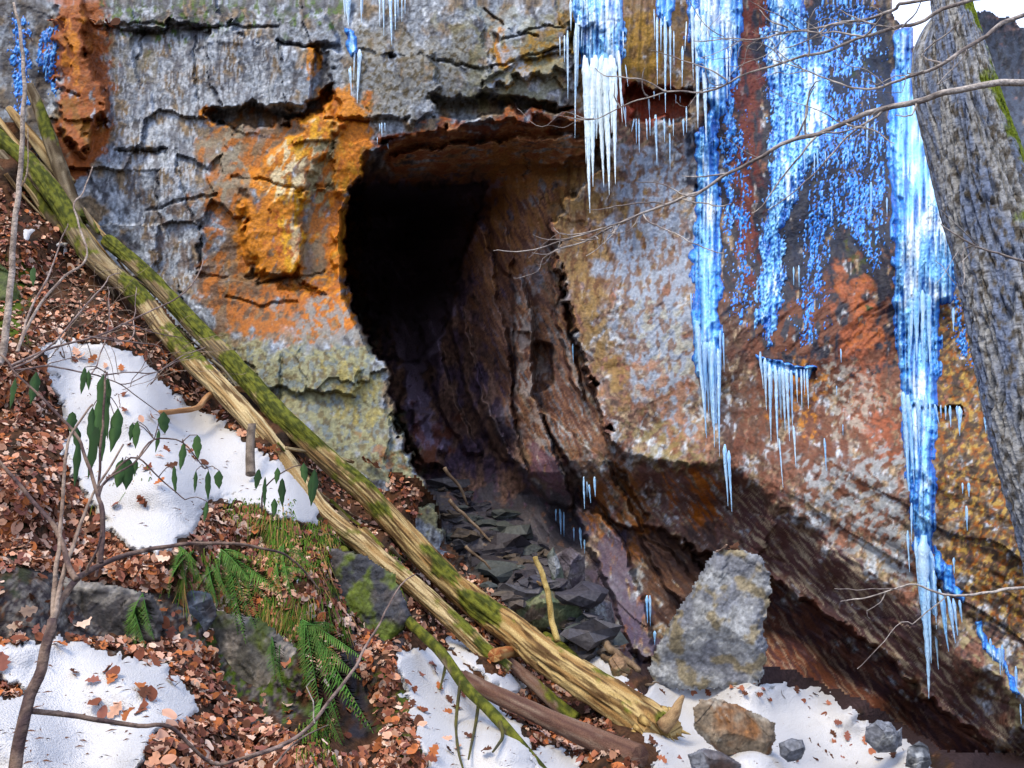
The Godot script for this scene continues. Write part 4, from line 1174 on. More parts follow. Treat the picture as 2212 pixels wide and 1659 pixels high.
	icicles(o, 1, 0, [[800, -60, 802, 170, 18], [827, -60, 828, 230, 20], [868, -60, 880, 290, 32], [905, -60, 902, 195, 24], [920, -60, 920, 110, 16], [945, -60, 945, 140, 14], [965, -60, 966, 90, 12]], 0.65)
	o = ice_thing("blue ice knot with two hanging icicles left of the lintel", Vector2(755, 90), g)
	part("ice_sheet", ice_mesh(PackedFloat32Array([745, 55, 765, 65, 772, 100, 775, 118, 762, 120, 750, 95]), 0.12, 7, -0.1, -0.2), mats.ice, o)
	icicles(o, 1, 0, [[672, 320, 655, 670, 34], [612, 430, 618, 620, 16], [640, 330, 632, 520, 14], [605, 440, 606, 540, 12]], 0.75)
	o = ice_thing("tiny icicles on the lip above the cave mouth", Vector2(823, 268), g)
	icicles(o, 1, 0, [[800, 800, 803, 850, 10], [815, 795, 816, 885, 14], [835, 795, 836, 850, 10], [785, 890, 786, 935, 8], [850, 930, 858, 965, 12]], 0.6)
	o = ice_thing("slender icicles under the slab tip inside the cave", Vector2(1265, 1030), g)
	icicles(o, 2, 1, [[465, 1430, 470, 1640, 18], [500, 1480, 510, 1600, 20], [535, 1430, 540, 1560, 24], [485, 1460, 487, 1560, 12], [395, 570, 397, 700, 14]], 0.4, 0.25)
	icicles(o, 2, 2, [[310, -20, 318, 150, 20], [335, 0, 337, 160, 16], [440, 100, 450, 240, 24], [470, 180, 472, 270, 14], [285, -20, 284, 60, 14], [400, 100, 402, 190, 14]], 0.3, 0.2)
	o = ice_thing("lone icicle beside the standing boulder", Vector2(1397, 740 + 553), g)
	icicles(o, 2, 2, [[875, 540, 878, 720, 24], [893, 540, 897, 745, 20], [925, 770, 925, 860, 22]], 0.35, 0.25)
	o = ice_thing("blue ice flecks on the dark rock at the upper left", Vector2(60, 100), g)
	part("ice_sheet", ice_mesh(PackedFloat32Array([20, 20, 60, 30, 75, 150, 60, 260, 30, 290, 20, 160]), 0.03, 14, 0.7, -0.25, 0.9), mats.ice, o)
	part("ice_sheet", ice_mesh(PackedFloat32Array([85, 50, 125, 50, 128, 220, 95, 200, 82, 120]), 0.03, 12, 0.7, -0.15, 0.9), mats.ice, o)


# ---------------------------------------------------------------- rocks
# a stone from its outline: a front and a back meeting at the rim, cut by broken planes
func stone_mesh(outline: PackedFloat32Array, d: float, thick: float, c0: Color, c1: Color, c2: Color, sd: float, tilt := 0.0) -> ArrayMesh:
	var lo := Vector2(1e9, 1e9)
	var hi := Vector2(-1e9, -1e9)
	for q in outline.size() / 2:
		lo = lo.min(Vector2(outline[2 * q], outline[2 * q + 1]))
		hi = hi.max(Vector2(outline[2 * q], outline[2 * q + 1]))
	var ctr := (lo + hi) / 2.0
	var size := hi - lo
	var g := Sheet.new()
	var warp := make_noise(FastNoiseLite.TYPE_SIMPLEX_SMOOTH, 0.05, 3, int(sd) + 81)
	var step := clampf(maxf(size.x, size.y) / 110.0, 0.8, 3.0)
	g.setup(g.axis(lo.x - 10, hi.x + 10, -1e6, 1e6, step, step), g.axis(lo.y - 10, hi.y + 10, -1e6, 1e6, step, step), warp, minf(size.x, size.y) * 0.025)
	g.measure(outline, 10.0)
	var dice := RandomNumberGenerator.new()
	dice.seed = int(sd * 77.0) + 5
	var cuts := []
	for q in 6:
		cuts.append([Vector2.from_angle(TAU * (q + dice.randf()) / 6.0) * dice.randf_range(0.5, 1.7), dice.randf_range(0.6, 1.0)])
	var w := g.i1 - g.i0 + 1
	var rim := minf(size.x, size.y) * 0.10
	var b := Build.new()
	for face in 2:
		var keep := PackedByteArray()
		keep.resize(g.nu * g.nv)
		for j in g.nv:
			for i in g.nu:
				var k := j * g.nu + i
				var s := 99.0
				if i >= g.i0 and i <= g.i1 and j >= g.j0 and j <= g.j1:
					s = g.sd[(j - g.j0) * w + i - g.i0]
				keep[k] = 1 if s < 0.0 else 0
				var rel := (Vector2(g.us[i], g.vs[j]) - ctr) / size
				var full := 1.2
				for cu in cuts:
					full = minf(full, cu[1] + rel.dot(cu[0]))
				var up := clampf(-s / rim, 0.0, 1.0)
				full = maxf(full, 0.15) * pow(1.0 - (1.0 - up) * (1.0 - up), 0.6)
				g.d[k] = d + thick * full * (-1.0 if face == 0 else 0.8) + tilt * rel.x * 0.4
		place(g)
		for k in g.nu * g.nv:
			var x := g.px[k]
			var y := g.py[k]
			var z := g.pz[k]
			var f := 0.10 * n_cell2.get_noise_3d(x * 1.4 + sd, y * 1.4, z * 0.6) + 0.05 * n_cell2.get_noise_3d(x * 3.5 + sd, y * 3.5, z) + 0.10 * n_mid.get_noise_3d(x * 1.0, y * 1.0 + sd, z) + 0.03 * n_fine.get_noise_3d(x, y, z + sd)
			if keep[k] == 1:
				g.d[k] += f * minf(thick, 0.25) * 0.55 * (1.0 if face == 0 else -1.0)
			var c := c0.lerp(c1, smoothstep(-0.15, 0.25, n_mid.get_noise_3d(x * 1.6 + sd, y * 1.6, z * 1.6)))
			c = c.lerp(c2, smoothstep(0.05, 0.3, n_mid.get_noise_3d(x * 2.4, y * 2.4 + sd * 3.0, z * 2.4)))
			var v := 1.0 + 0.6 * n_fine.get_noise_3d(x * 1.5, y * 1.5, z * 1.5) + 0.6 * n_fine.get_noise_3d(x * 5.0, y * 5.0, z * 5.0)
			g.r[k] = maxf(c.r * v, 0.01)
			g.g[k] = maxf(c.g * v, 0.01)
			g.b[k] = maxf(c.b * v, 0.01)
		place(g)
		var m := sheet_mesh(g, keep, 1).surface_get_arrays(0)
		var at := b.p.size()
		b.p.append_array(m[Mesh.ARRAY_VERTEX])
		b.c.append_array(m[Mesh.ARRAY_COLOR])
		for nn in m[Mesh.ARRAY_NORMAL]:
			b.n.append(nn if face == 0 else -nn)
		var idx: PackedInt32Array = m[Mesh.ARRAY_INDEX]
		for q in range(0, idx.size(), 3):
			if face == 0:
				b.idx.append_array(PackedInt32Array([at + idx[q], at + idx[q + 1], at + idx[q + 2]]))
			else:
				b.idx.append_array(PackedInt32Array([at + idx[q], at + idx[q + 2], at + idx[q + 1]]))
	return done(b)


func build_rocks() -> void:
	var g1 := col(158, 162, 166)
	var g2 := col(122, 126, 136)
	var tan := col(140, 130, 106)
	var list := [
		["standing_boulder", "tall grey standing boulder propped under the right wall", "boulder", [1540, 1190, 1590, 1184, 1640, 1198, 1665, 1245, 1662, 1300, 1645, 1350, 1655, 1400, 1650, 1450, 1625, 1496, 1540, 1485, 1480, 1490, 1405, 1480, 1400, 1440, 1430, 1370, 1460, 1320, 1500, 1260], 7.7, 0.34, g1, g2, tan, 1.0, -1.0],
		["rock", "brown and grey blocky rock lying on the snow field", "rock", [1497, 1528, 1512, 1512, 1545, 1508, 1580, 1518, 1640, 1542, 1672, 1562, 1674, 1590, 1664, 1632, 1645, 1654, 1605, 1656, 1560, 1630, 1515, 1592, 1498, 1572], 5.9, 0.2, col(134, 118, 98), col(136, 92, 50), col(160, 150, 134), 2.0, 0.4],
		["rock", "flat greenish rock at the cave threshold behind the upright stick", "rock", [1085, 1290, 1110, 1272, 1170, 1268, 1230, 1280, 1258, 1300, 1255, 1345, 1235, 1362, 1150, 1362, 1090, 1345], 8.9, 0.3, col(122, 128, 92), col(92, 108, 84), col(112, 98, 84), 3.0, 0.0],
		["rock", "small grey rock on the snow beside the blocky rock", "rock", [1682, 1605, 1710, 1594, 1734, 1598, 1740, 1618, 1730, 1640, 1702, 1646, 1684, 1630], 5.9, 0.1, g2, col(110, 86, 66), g1, 4.0, 0.0],
		["rock", "grey rock at the shadowed edge of the snow field", "rock", [1870, 1570, 1895, 1555, 1925, 1560, 1945, 1590, 1935, 1625, 1895, 1625, 1868, 1600], 7.0, 0.14, g2, col(92, 96, 106), g1, 5.0, 0.0],
		["rock", "upright triangular rock behind the grey rock at the snow edge", "rock", [1935, 1580, 1948, 1570, 1948, 1610, 1930, 1620, 1910, 1612], 7.1, 0.1, g2, g2, g1, 6.0, 0.0],
		["rock", "rounded rock at the bottom right end of the snow field", "rock", [1960, 1615, 1985, 1600, 2005, 1612, 2012, 1650, 1995, 1670, 1955, 1655], 6.7, 0.13, g2, col(80, 84, 92), g1, 7.0, 0.0],
		["rock", "dark low rock half sunk in snow under the blocky rock", "rock", [1485, 1630, 1520, 1615, 1560, 1625, 1600, 1650, 1590, 1680, 1500, 1680], 5.6, 0.12, col(92, 88, 92), col(84, 66, 60), g2, 8.0, 0.0],
		["rock", "mossy lump of rock between the splintered log and the boulder", "rock", [1312, 1425, 1330, 1410, 1350, 1425, 1362, 1450, 1368, 1480, 1350, 1490, 1325, 1470], 7.6, 0.14, col(120, 110, 76), col(104, 112, 50), col(140, 110, 80), 9.0, 0.0],
		["rock", "angular rock behind the flat greenish rock", "rock", [1262, 1310, 1290, 1290, 1320, 1300, 1330, 1350, 1300, 1365, 1265, 1350], 9.1, 0.25, col(110, 104, 110), col(92, 84, 84), g1, 10.0, 0.0],
		["rock", "pointed rock leaning against the cave wall", "rock", [1195, 1200, 1230, 1180, 1262, 1200, 1265, 1260, 1240, 1290, 1205, 1265], 9.8, 0.25, col(102, 96, 108), col(122, 116, 116), col(80, 72, 80), 11.0, 0.0],
		["rock", "greenish slab leaning beside the pointed rock", "rock", [1180, 1200, 1195, 1180, 1215, 1230, 1220, 1270, 1195, 1265], 9.6, 0.12, col(112, 124, 108), col(94, 100, 96), g1, 12.0, 0.0],
	]
	var dk := col(84, 80, 82)
	for a in [
		["low dark lichen-spotted rock step at the left edge", [-60, 1255, 40, 1226, 100, 1236, 160, 1252, 240, 1262, 330, 1284, 352, 1330, 345, 1384, 250, 1396, 120, 1388, -60, 1402], 0.2, col(72, 68, 68), col(48, 46, 46), col(140, 134, 126)],
		["mossy rock step under the broad fern", [400, 1335, 470, 1318, 560, 1334, 640, 1400, 690, 1500, 770, 1600, 760, 1660, 640, 1640, 520, 1540, 430, 1450], 0.22, col(96, 92, 84), col(88, 98, 36), col(150, 140, 128)],
		["dark mossy rock face below the middle of the logs", [712, 1180, 780, 1196, 850, 1240, 888, 1330, 840, 1400, 800, 1520, 790, 1640, 750, 1560, 755, 1400, 720, 1290], 0.16, dk, col(92, 108, 34), col(62, 64, 72)],
		["bluish rock between the two middle ferns", [335, 1290, 400, 1270, 455, 1280, 470, 1330, 440, 1370, 370, 1365, 340, 1340], 0.14, dk, col(96, 104, 116), col(60, 58, 60)],
		["dark wet rock edge at the far left above the snow", [-60, 1060, -10, 1070, 30, 1120, 50, 1200, 20, 1240, -60, 1250], 0.2, col(70, 68, 62), col(58, 66, 40), col(96, 100, 104)],
		["green mossy root hump at the left edge under the sapling", [-60, 540, -10, 555, 30, 600, 50, 660, 45, 730, 10, 760, -60, 770], 0.25, col(92, 104, 40), col(70, 84, 32), col(90, 80, 60)],
	]:
		var o2: Array = a[1]
		var mid := Vector2.ZERO
		for q in o2.size() / 2:
			mid += Vector2(o2[2 * q], o2[2 * q + 1]) / (o2.size() / 2.0)
		tag(part("rock_step", stone_mesh(PackedFloat32Array(o2), ground.depth_at(mid.x, mid.y) + a[2] * 0.72, a[2], a[3], a[4], a[5], mid.x, 0.0), mats.rock), a[0], "rock")
	for a in list:
		tag(part(a[0], stone_mesh(PackedFloat32Array(a[3]), a[4], a[5], a[6], a[7], a[8], a[9], a[10]), mats.rock), a[1], a[2])
	# rubble on the cave floor
	var area := PackedVector2Array([Vector2(950, 1040), Vector2(1010, 1060), Vector2(1110, 1130), Vector2(1190, 1190), Vector2(1290, 1330), Vector2(1330, 1420), Vector2(1290, 1430), Vector2(1180, 1370), Vector2(1060, 1270), Vector2(985, 1190)])
	var protos := []
	for k in 5:
		protos.append(pebble_mesh(k))
	var n := 0
	while n < 130:
		var u := rng.randf_range(940, 1340)
		var v := rng.randf_range(1030, 1440)
		if not Geometry2D.is_point_in_polygon(Vector2(u, v), area):
			continue
		n += 1
		var d := minf(cliff.depth_at(u, v), ground.depth_at(u, v) if v > 1250 else 99.0)
		var o := MeshInstance3D.new()
		o.mesh = protos[rng.randi() % 5]
		o.name = numbered("rubble_stone")
		add_child(o)
		var sz := rng.randf_range(0.05, 0.12) * (1.0 if rng.randf() < 0.75 else 1.9)
		o.position = spot(u, v, d - sz * 0.35)
		o.basis = Basis.from_euler(Vector3(rng.randf() * TAU, rng.randf() * TAU, rng.randf() * TAU)).scaled(Vector3(sz * 1.2, sz * 0.55, sz))
		tag(o, "loose grey stone in the rubble on the cave floor", "stone", "rubble on the cave floor")


func pebble_mesh(k: int) -> ArrayMesh:
	var rows := 6
	var sides := 8
	var pos := PackedVector3Array()
	var color := PackedColorArray()
	var base: Color = [col(92, 90, 96), col(72, 70, 80), col(92, 82, 74), col(80, 86, 86), col(64, 60, 68)][k]
	for j in rows:
		var a := lerpf(PI / 2, -PI / 2, float(j) / (rows - 1))
		for i in sides:
			var t := TAU * i / sides
			var p := Vector3(cos(a) * cos(t), sin(a), -cos(a) * sin(t))
			p *= 1.0 + 0.75 * n_cell.get_noise_3d(p.x * 0.9 + k * 5, p.y * 0.9, p.z * 0.9) + 0.2 * n_mid.get_noise_3d(p.x * 0.5, p.y * 0.5 + k, p.z * 0.5)
			pos.append(p)
			color.append(base * (1.0 + 0.5 * n_fine.get_noise_3d(p.x * 0.3, p.y * 0.3 + k, p.z * 0.3)))
	var b := Build.new()
	b.skin(rows, sides, pos, color)
	b.n.clear()
	var m := done(b)
	m.surface_set_material(0, mats.rock)
	return m


# ---------------------------------------------------------------- fallen wood
# distances for a log that lies on what is under it: straight between its ends, moved forward until it clears
func lay(path: Array, r: float, sink := 0.35) -> PackedFloat32Array:
	var m := path.size()
	var raw := PackedFloat32Array()
	for q in m:
		raw.append(minf(ground.depth_at(path[q][0], path[q][1]), cliff.depth_at(path[q][0], path[q][1])) - r * (1.0 - sink))
	var o := raw.duplicate()
	for p in 30:
		var h := o.duplicate()
		for q in range(1, m - 1):
			o[q] = minf(0.5 * h[q] + 0.25 * (h[q - 1] + h[q + 1]), raw[q] + 0.02)
	return o


func wood_mesh(path: Array, r0: float, r1: float, wood: Array, mossy: float, sd: float, flare := 0.0, sides := 22, sink := 0.35, aged := false) -> ArrayMesh:
	var ds := lay(path, maxf(r0, r1), sink)
	var pts := PackedVector3Array()
	var rr := PackedFloat32Array()
	for q in path.size():
		pts.append(spot(path[q][0], path[q][1], ds[q]))
		rr.append(lerpf(r0, r1, float(q) / (path.size() - 1)))
	var sm := smooth_path(pts, rr, 0.035)
	var radii: PackedFloat32Array = sm[1]
	var m := radii.size()
	if flare > 0.0:
		for q in m:
			radii[q] *= 1.0 + flare * pow(float(q) / m, 8.0)
	var b := Build.new()
	var moss := col(116, 120, 46)
	var moss2 := col(68, 74, 30)
	var rough := func(a: float, s: float, _p: Vector3) -> float:
		return 0.10 * n_ridge.get_noise_3d(cos(a) * 1.6 + sd, sin(a) * 1.6, s * 0.5) + 0.16 * n_mid.get_noise_3d(cos(a) * 0.6, sin(a) * 0.6 + sd, s * 0.9) + 0.09 * n_fine.get_noise_3d(cos(a) * 0.9, sin(a) * 0.9, s * 0.3 + sd) - 0.20 * (1.0 - smoothstep(0.0, 0.05, absf(n_mid.get_noise_3d(cos(a) * 1.1, sin(a) * 1.1 - sd, s * 0.3))))
	var tint := func(a: float, s: float, p: Vector3, out: Vector3) -> Color:
		var f := n_mid.get_noise_3d(cos(a) * 1.2 + sd, sin(a) * 1.2, s * 0.7)
		var c: Color = wood[0].lerp(wood[1], smoothstep(-0.2, 0.25, f))
		c = c.lerp(wood[2], smoothstep(-0.05, 0.3, n_fine.get_noise_3d(cos(a) * 0.7, sin(a) * 0.7 + sd, s * 0.25) + 0.5 * n_mid.get_noise_3d(cos(a) * 0.5, sin(a) * 0.5, s * 1.3 + sd)))
		var old := smoothstep(5.0, 1.5, s) if aged else 0.0
		c = c.lerp(Color(0.16, 0.14, 0.10), 0.6 * old)
		var ms := 0.4 * old - (0.45 * smoothstep(4.5, 6.5, s) if aged else 0.0) + 0.55 * out.y + 0.25 * out.z + 2.2 * n_mid.get_noise_3dv(p * 0.9 + Vector3(sd, 0, 0)) + mossy - 0.8
		return c.lerp(moss2.lerp(moss, smoothstep(-0.2, 0.2, n_fine.get_noise_3dv(p * 2.0))), smoothstep(-0.1, 0.18, ms + 0.3 * n_fine.get_noise_3dv(p * 2.0)))
	tube(b, sm[0], radii, sides, rough, tint)
	return done(b)


func splinters(o: Node3D, at: Vector3, dir: Vector3, r: float, count: int, c0: Color, c1: Color, length: float) -> void:
	var side := dir.cross(Vector3.UP).normalized()
	var up := side.cross(dir)
	for k in count:
		var a := rng.randf() * TAU
		var rad := r * sqrt(rng.randf()) * 0.95
		var p := at + (side * cos(a) + up * sin(a)) * rad - dir * 0.12
		var l := length * rng.randf_range(0.4, 1.2)
		var lean := (side * cos(a) + up * sin(a)) * rng.randf_range(-0.05, 0.3)
		part("splinter", plain_tube([p, p + (dir + lean * 0.5) * l * 0.6, p + (dir + lean).normalized() * l], r * rng.randf_range(0.10, 0.24), 0.002, 5, c0, c1, 0.05), mats.wood, o)


func build_logs() -> void:
	var straw := [col(208, 182, 126), col(168, 132, 82), col(98, 74, 48)]
	var pale := [col(216, 194, 146), col(178, 146, 98), col(106, 82, 54)]
	var red := [col(176, 112, 66), col(146, 84, 50), col(196, 156, 100)]
	var brown := [col(122, 92, 78), col(96, 70, 62), col(140, 118, 104)]
	var gray := [col(150, 136, 112), col(112, 98, 78), col(84, 70, 52)]
	var p1 := [[232, 520], [313, 590], [417, 700], [493, 775], [560, 848], [620, 913], [720, 1005], [786, 1062], [843, 1122], [920, 1206], [986, 1268], [1053, 1322], [1112, 1362], [1173, 1412], [1273, 1478], [1373, 1545], [1432, 1592]]
	var o := thing("fallen_log", "longest fallen log, mossy above and splintered at its flared foot", "log", spot(1432, 1592, 6.6), "fallen logs on the bank")
	part("trunk", wood_mesh(p1, 0.074, 0.126, straw, 0.42, 3.0, 0.3, 72, 0.35, true), mats.wood, o)
	var ds := lay(p1, 0.126)
	var e1 := spot(1432, 1592, ds[16])
	splinters(o, e1, (e1 - spot(1373, 1545, ds[15])).normalized(), 0.19, 34, col(206, 176, 112), col(120, 90, 52), 0.16)
	part("branch_stub", plain_tube([spot(1432, 1570, ds[16] - 0.05), spot(1455, 1545, ds[16] - 0.1), spot(1466, 1520, ds[16] - 0.1), spot(1476, 1503, ds[16] - 0.12)], 0.06, 0.012, 9, col(190, 160, 120), col(130, 100, 74), 0.04), mats.wood, o)
	var p2 := [[-20, 285], [60, 350], [130, 440], [200, 553], [300, 640], [350, 706], [417, 780], [483, 846], [553, 923], [653, 1046], [703, 1113], [786, 1178], [836, 1222], [920, 1290], [986, 1350], [1053, 1413], [1096, 1450]]
	o = thing("fallen_log", "fallen log below the longest one, broken to pale splinters at its lower end", "log", spot(1096, 1450, 7.2), "fallen logs on the bank")
	part("trunk", wood_mesh(p2, 0.105, 0.066, pale, 0.42, 7.0, 0.0, 64, 0.35, true), mats.wood, o)
	ds = lay(p2, 0.105)
	var e2 := spot(1096, 1450, ds[16])
	splinters(o, e2, (e2 - spot(1053, 1413, ds[15])).normalized(), 0.075, 16, col(220, 176, 110), col(150, 100, 60), 0.14)
	for k in 30:
		var f := rng.randf_range(2.0, 14.0)
		var i0 := int(f)
		var g := f - i0
		var cu: float = lerpf(p2[i0][0], p2[i0 + 1][0], g) + rng.randf_range(-4, 26)
		var cv: float = lerpf(p2[i0][1], p2[i0 + 1][1], g) + rng.randf_range(-30, 10)
		var ll := rng.randf_range(25, 80)
		part("strip", wood_mesh([[cu, cv], [cu + ll * 0.4, cv + ll * rng.randf_range(0.3, 0.5)], [cu + ll * 0.8, cv + ll * rng.randf_range(0.65, 0.95)]], rng.randf_range(0.008, 0.022), rng.randf_range(0.004, 0.014), [pale, gray, straw][k % 3], [-0.5, 0.4, 0.7][k % 3], 90.0 + k, 0.0, 8, rng.randf_range(-6.0, -1.0)), mats.wood, o)
	o = thing("fallen_log", "thin mossy pole crossing the snow with bare side stubs", "log", spot(1166, 1659, 5.5), "fallen logs on the bank")
	var p3 := [[740, 1190], [760, 1217], [836, 1290], [886, 1345], [953, 1410], [1003, 1480], [1053, 1530], [1106, 1588], [1170, 1665], [1200, 1700]]
	part("trunk", wood_mesh(p3, 0.045, 0.032, gray, 1.0, 11.0, 0.0, 14, -0.8), mats.wood, o)
	ds = lay(p3, 0.045, -0.8)
	for st in [[995, 1470, 985, 1560, 990, 1620, 1000, 1659, 5], [1035, 1510, 1028, 1560, 1020, 1600, 1012, 1640, 5], [965, 1420, 960, 1450, 955, 1470, 950, 1490, 3], [1080, 1560, 1086, 1590, 1075, 1610, 1064, 1625, 7]]:
		var dd: float = ds[st[8]]
		part("branch_stub", plain_tube([spot(st[0], st[1], dd), spot(st[2], st[3], ground.depth_at(st[2], st[3]) - 0.16), spot(st[4], st[5], ground.depth_at(st[4], st[5]) - 0.15), spot(st[6], st[7], ground.depth_at(st[6], st[7]) - 0.14)], 0.014, 0.006, 7, col(104, 100, 50), col(78, 76, 60), 0.05), mats.wood, o)
	o = thing("fallen_log", "smooth purplish brown log lying lowest beside the splintered foot", "log", spot(1380, 1636, 6.0), "fallen logs on the bank")
	part("trunk", wood_mesh([[1000, 1462], [1040, 1486], [1106, 1516], [1206, 1563], [1306, 1606], [1382, 1638]], 0.05, 0.075, brown, -0.2, 13.0, 0.0, 20), mats.wood, o)
	o = thing("fallen_log", "dark broken limb wedged under the longest log", "log", spot(1240, 1550, 6.6), "fallen logs on the bank")
	part("trunk", wood_mesh([[1090, 1425], [1140, 1465], [1190, 1510], [1245, 1556]], 0.05, 0.055, brown, 0.0, 17.0, 0.0, 16, 0.5), mats.wood, o)
	o = thing("broken_limb", "short reddish broken limb lying across the longest log", "log", spot(1190, 1388, 7.0), "fallen logs on the bank")
	var q1 := spot(1065, 1412, 7.15)
	part("trunk", wood_mesh([[1068, 1416], [1100, 1408], [1150, 1398], [1192, 1388]], 0.05, 0.06, red, -0.4, 19.0, 0.0, 18, -3.6), mats.wood, o)
	o = thing("broken_limb", "jagged moss-topped stub sticking up where the logs cross", "log", spot(1200, 1400, 7.0), "fallen logs on the bank")
	part("trunk", wood_mesh([[1178, 1376], [1200, 1392], [1225, 1412], [1245, 1435]], 0.05, 0.06, straw, 0.9, 23.0, 0.0, 18, -4.2), mats.wood, o)
	o = thing("stick", "pale upright stick standing in the cave mouth", "stick", spot(1203, 1380, 7.6))
	part("stem", plain_tube([spot(1205, 1385, 7.6), spot(1190, 1320, 7.7), spot(1178, 1265, 7.75), spot(1168, 1230, 7.8), spot(1156, 1203, 7.8)], 0.028, 0.022, 8, col(206, 182, 118), col(150, 126, 70), 0.05, 0.02), mats.wood, o)
	part("knot", plain_tube([spot(1168, 1262, 7.72), spot(1160, 1256, 7.68)], 0.016, 0.008, 6, col(190, 160, 110), col(150, 120, 80), 0.05), mats.wood, o)
	var rot := thing("rotten_stump", "splintered rotten trunk leaning at the upper left end of the logs", "stump", spot(140, 430, 8.9))
	part("trunk", wood_mesh([[62, 185], [80, 225], [100, 280], [125, 350], [152, 435], [170, 480]], 0.05, 0.10, gray, 0.2, 27.0, 0.0, 18), mats.wood, rot)
	part("slab", wood_mesh([[20, 235], [60, 285], [100, 335], [150, 400]], 0.04, 0.08, pale, 0.0, 29.0, 0.0, 14), mats.wood, rot)
	part("slab", wood_mesh([[0, 330], [60, 400], [110, 470], [170, 520]], 0.05, 0.06, gray, 0.5, 31.0, 0.0, 14), mats.wood, rot)
	for k in 22:
		var u0 := rng.randf_range(-30, 200)
		var v0 := 235.0 + u0 * 1.15 + rng.randf_range(-10, 130)
		var ll := rng.randf_range(40, 120)
		part("strip", wood_mesh([[u0, v0], [u0 + ll * 0.36, v0 + ll * 0.45], [u0 + ll * 0.7, v0 + ll * rng.randf_range(0.8, 1.05)]], rng.randf_range(0.012, 0.035), rng.randf_range(0.006, 0.03), [pale, gray, straw][k % 3], [-0.6, 0.2, 0.5][k % 3], 40.0 + k, 0.0, 9, rng.randf_range(-2.5, 0.0)), mats.wood, rot)
	var et := spot(62, 185, cliff.depth_at(62, 185) - 0.1)
	splinters(rot, et, (et - spot(80, 225, cliff.depth_at(80, 225) - 0.1)).normalized(), 0.05, 10, col(190, 160, 110), col(120, 92, 60), 0.2)
	o = thing("stick", "curved pale bare branch lying on the upper snow patch", "stick", spot(427, 880, 7.4))
	var c1 := [[345, 892], [385, 888], [427, 880], [452, 854], [493, 841], [548, 843]]
	part("stem", wood_mesh(c1, 0.022, 0.03, [col(206, 160, 112), col(180, 132, 88), col(150, 104, 68)], -0.8, 37.0, 0.0, 10, -1.6), mats.wood, o)
	o = thing("stick", "thin bare stick crossing the longest log below the curved branch", "stick", spot(686, 980, 7.9))
	part("stem", wood_mesh([[618, 968], [686, 980], [763, 998]], 0.014, 0.016, pale, -0.8, 38.0, 0.0, 8, -13.0), mats.wood, o)
	o = thing("rotten_stump", "short grey stump standing between the two logs", "stump", spot(540, 1020, 7.3))
	part("trunk", plain_tube([spot(541, 1025, 7.25), spot(540, 970, 7.3), spot(544, 915, 7.35)], 0.04, 0.032, 12, col(150, 136, 122), col(104, 92, 82), 0.03, 0.02), mats.wood, o)
	# twigs lying about
	var tw := [
		[870, 1245, 900, 1225, 915, 1205, 0.012, "short dark twig propped against the longest log"],
		[820, 1180, 870, 1185, 905, 1183, 0.012, "pale twig bridging the gap between the two logs"],
		[800, 1165, 850, 1205, 960, 1300, 0.012, "long thin twig running down between the two logs"],
		[640, 1125, 720, 1160, 760, 1190, 0.009, "thin twig curving over the moss below the snow"],
		[700, 1085, 760, 1110, 820, 1150, 0.009, "thin twig under the upper side of the lower log"],
		[925, 1290, 960, 1310, 1040, 1380, 0.014, "dark twig between the lower log and the longest log"],
		[890, 1335, 910, 1330, 935, 1327, 0.012, "stubby pale twig on the mossy pole"],
		[960, 1010, 990, 1050, 1010, 1090, 0.02, "dark stick lying deepest on the cave rubble"],
		[970, 1080, 1010, 1120, 1060, 1170, 0.022, "slanting stick on the cave rubble"],
		[1005, 1180, 1030, 1200, 1060, 1230, 0.02, "brown stick at the leafy edge of the rubble"],
		[1270, 1360, 1330, 1410, 1380, 1450, 0.05, "thick grey pole leaning under the cave wall"],
		[1250, 1350, 1290, 1400, 1350, 1460, 0.04, "grey pole beside the mossy lump of rock"],
		[1395, 1480, 1420, 1475, 1440, 1478, 0.012, "small twig at the foot of the standing boulder"],
	]
	for a in tw:
		var tpts := []
		for q in 3:
			var dd := minf(ground.depth_at(a[2 * q], a[2 * q + 1]), cliff.depth_at(a[2 * q], a[2 * q + 1]))
			tpts.append(spot(a[2 * q], a[2 * q + 1], dd - 0.04))
		var t := thing("twig", a[7], "twig", tpts[1], "twigs lying on the ground")
		part("stem", plain_tube(tpts, a[6], a[6] * 0.5, 6, col(150, 128, 104), col(96, 78, 62), 0.06, 0.03), mats.wood, t)


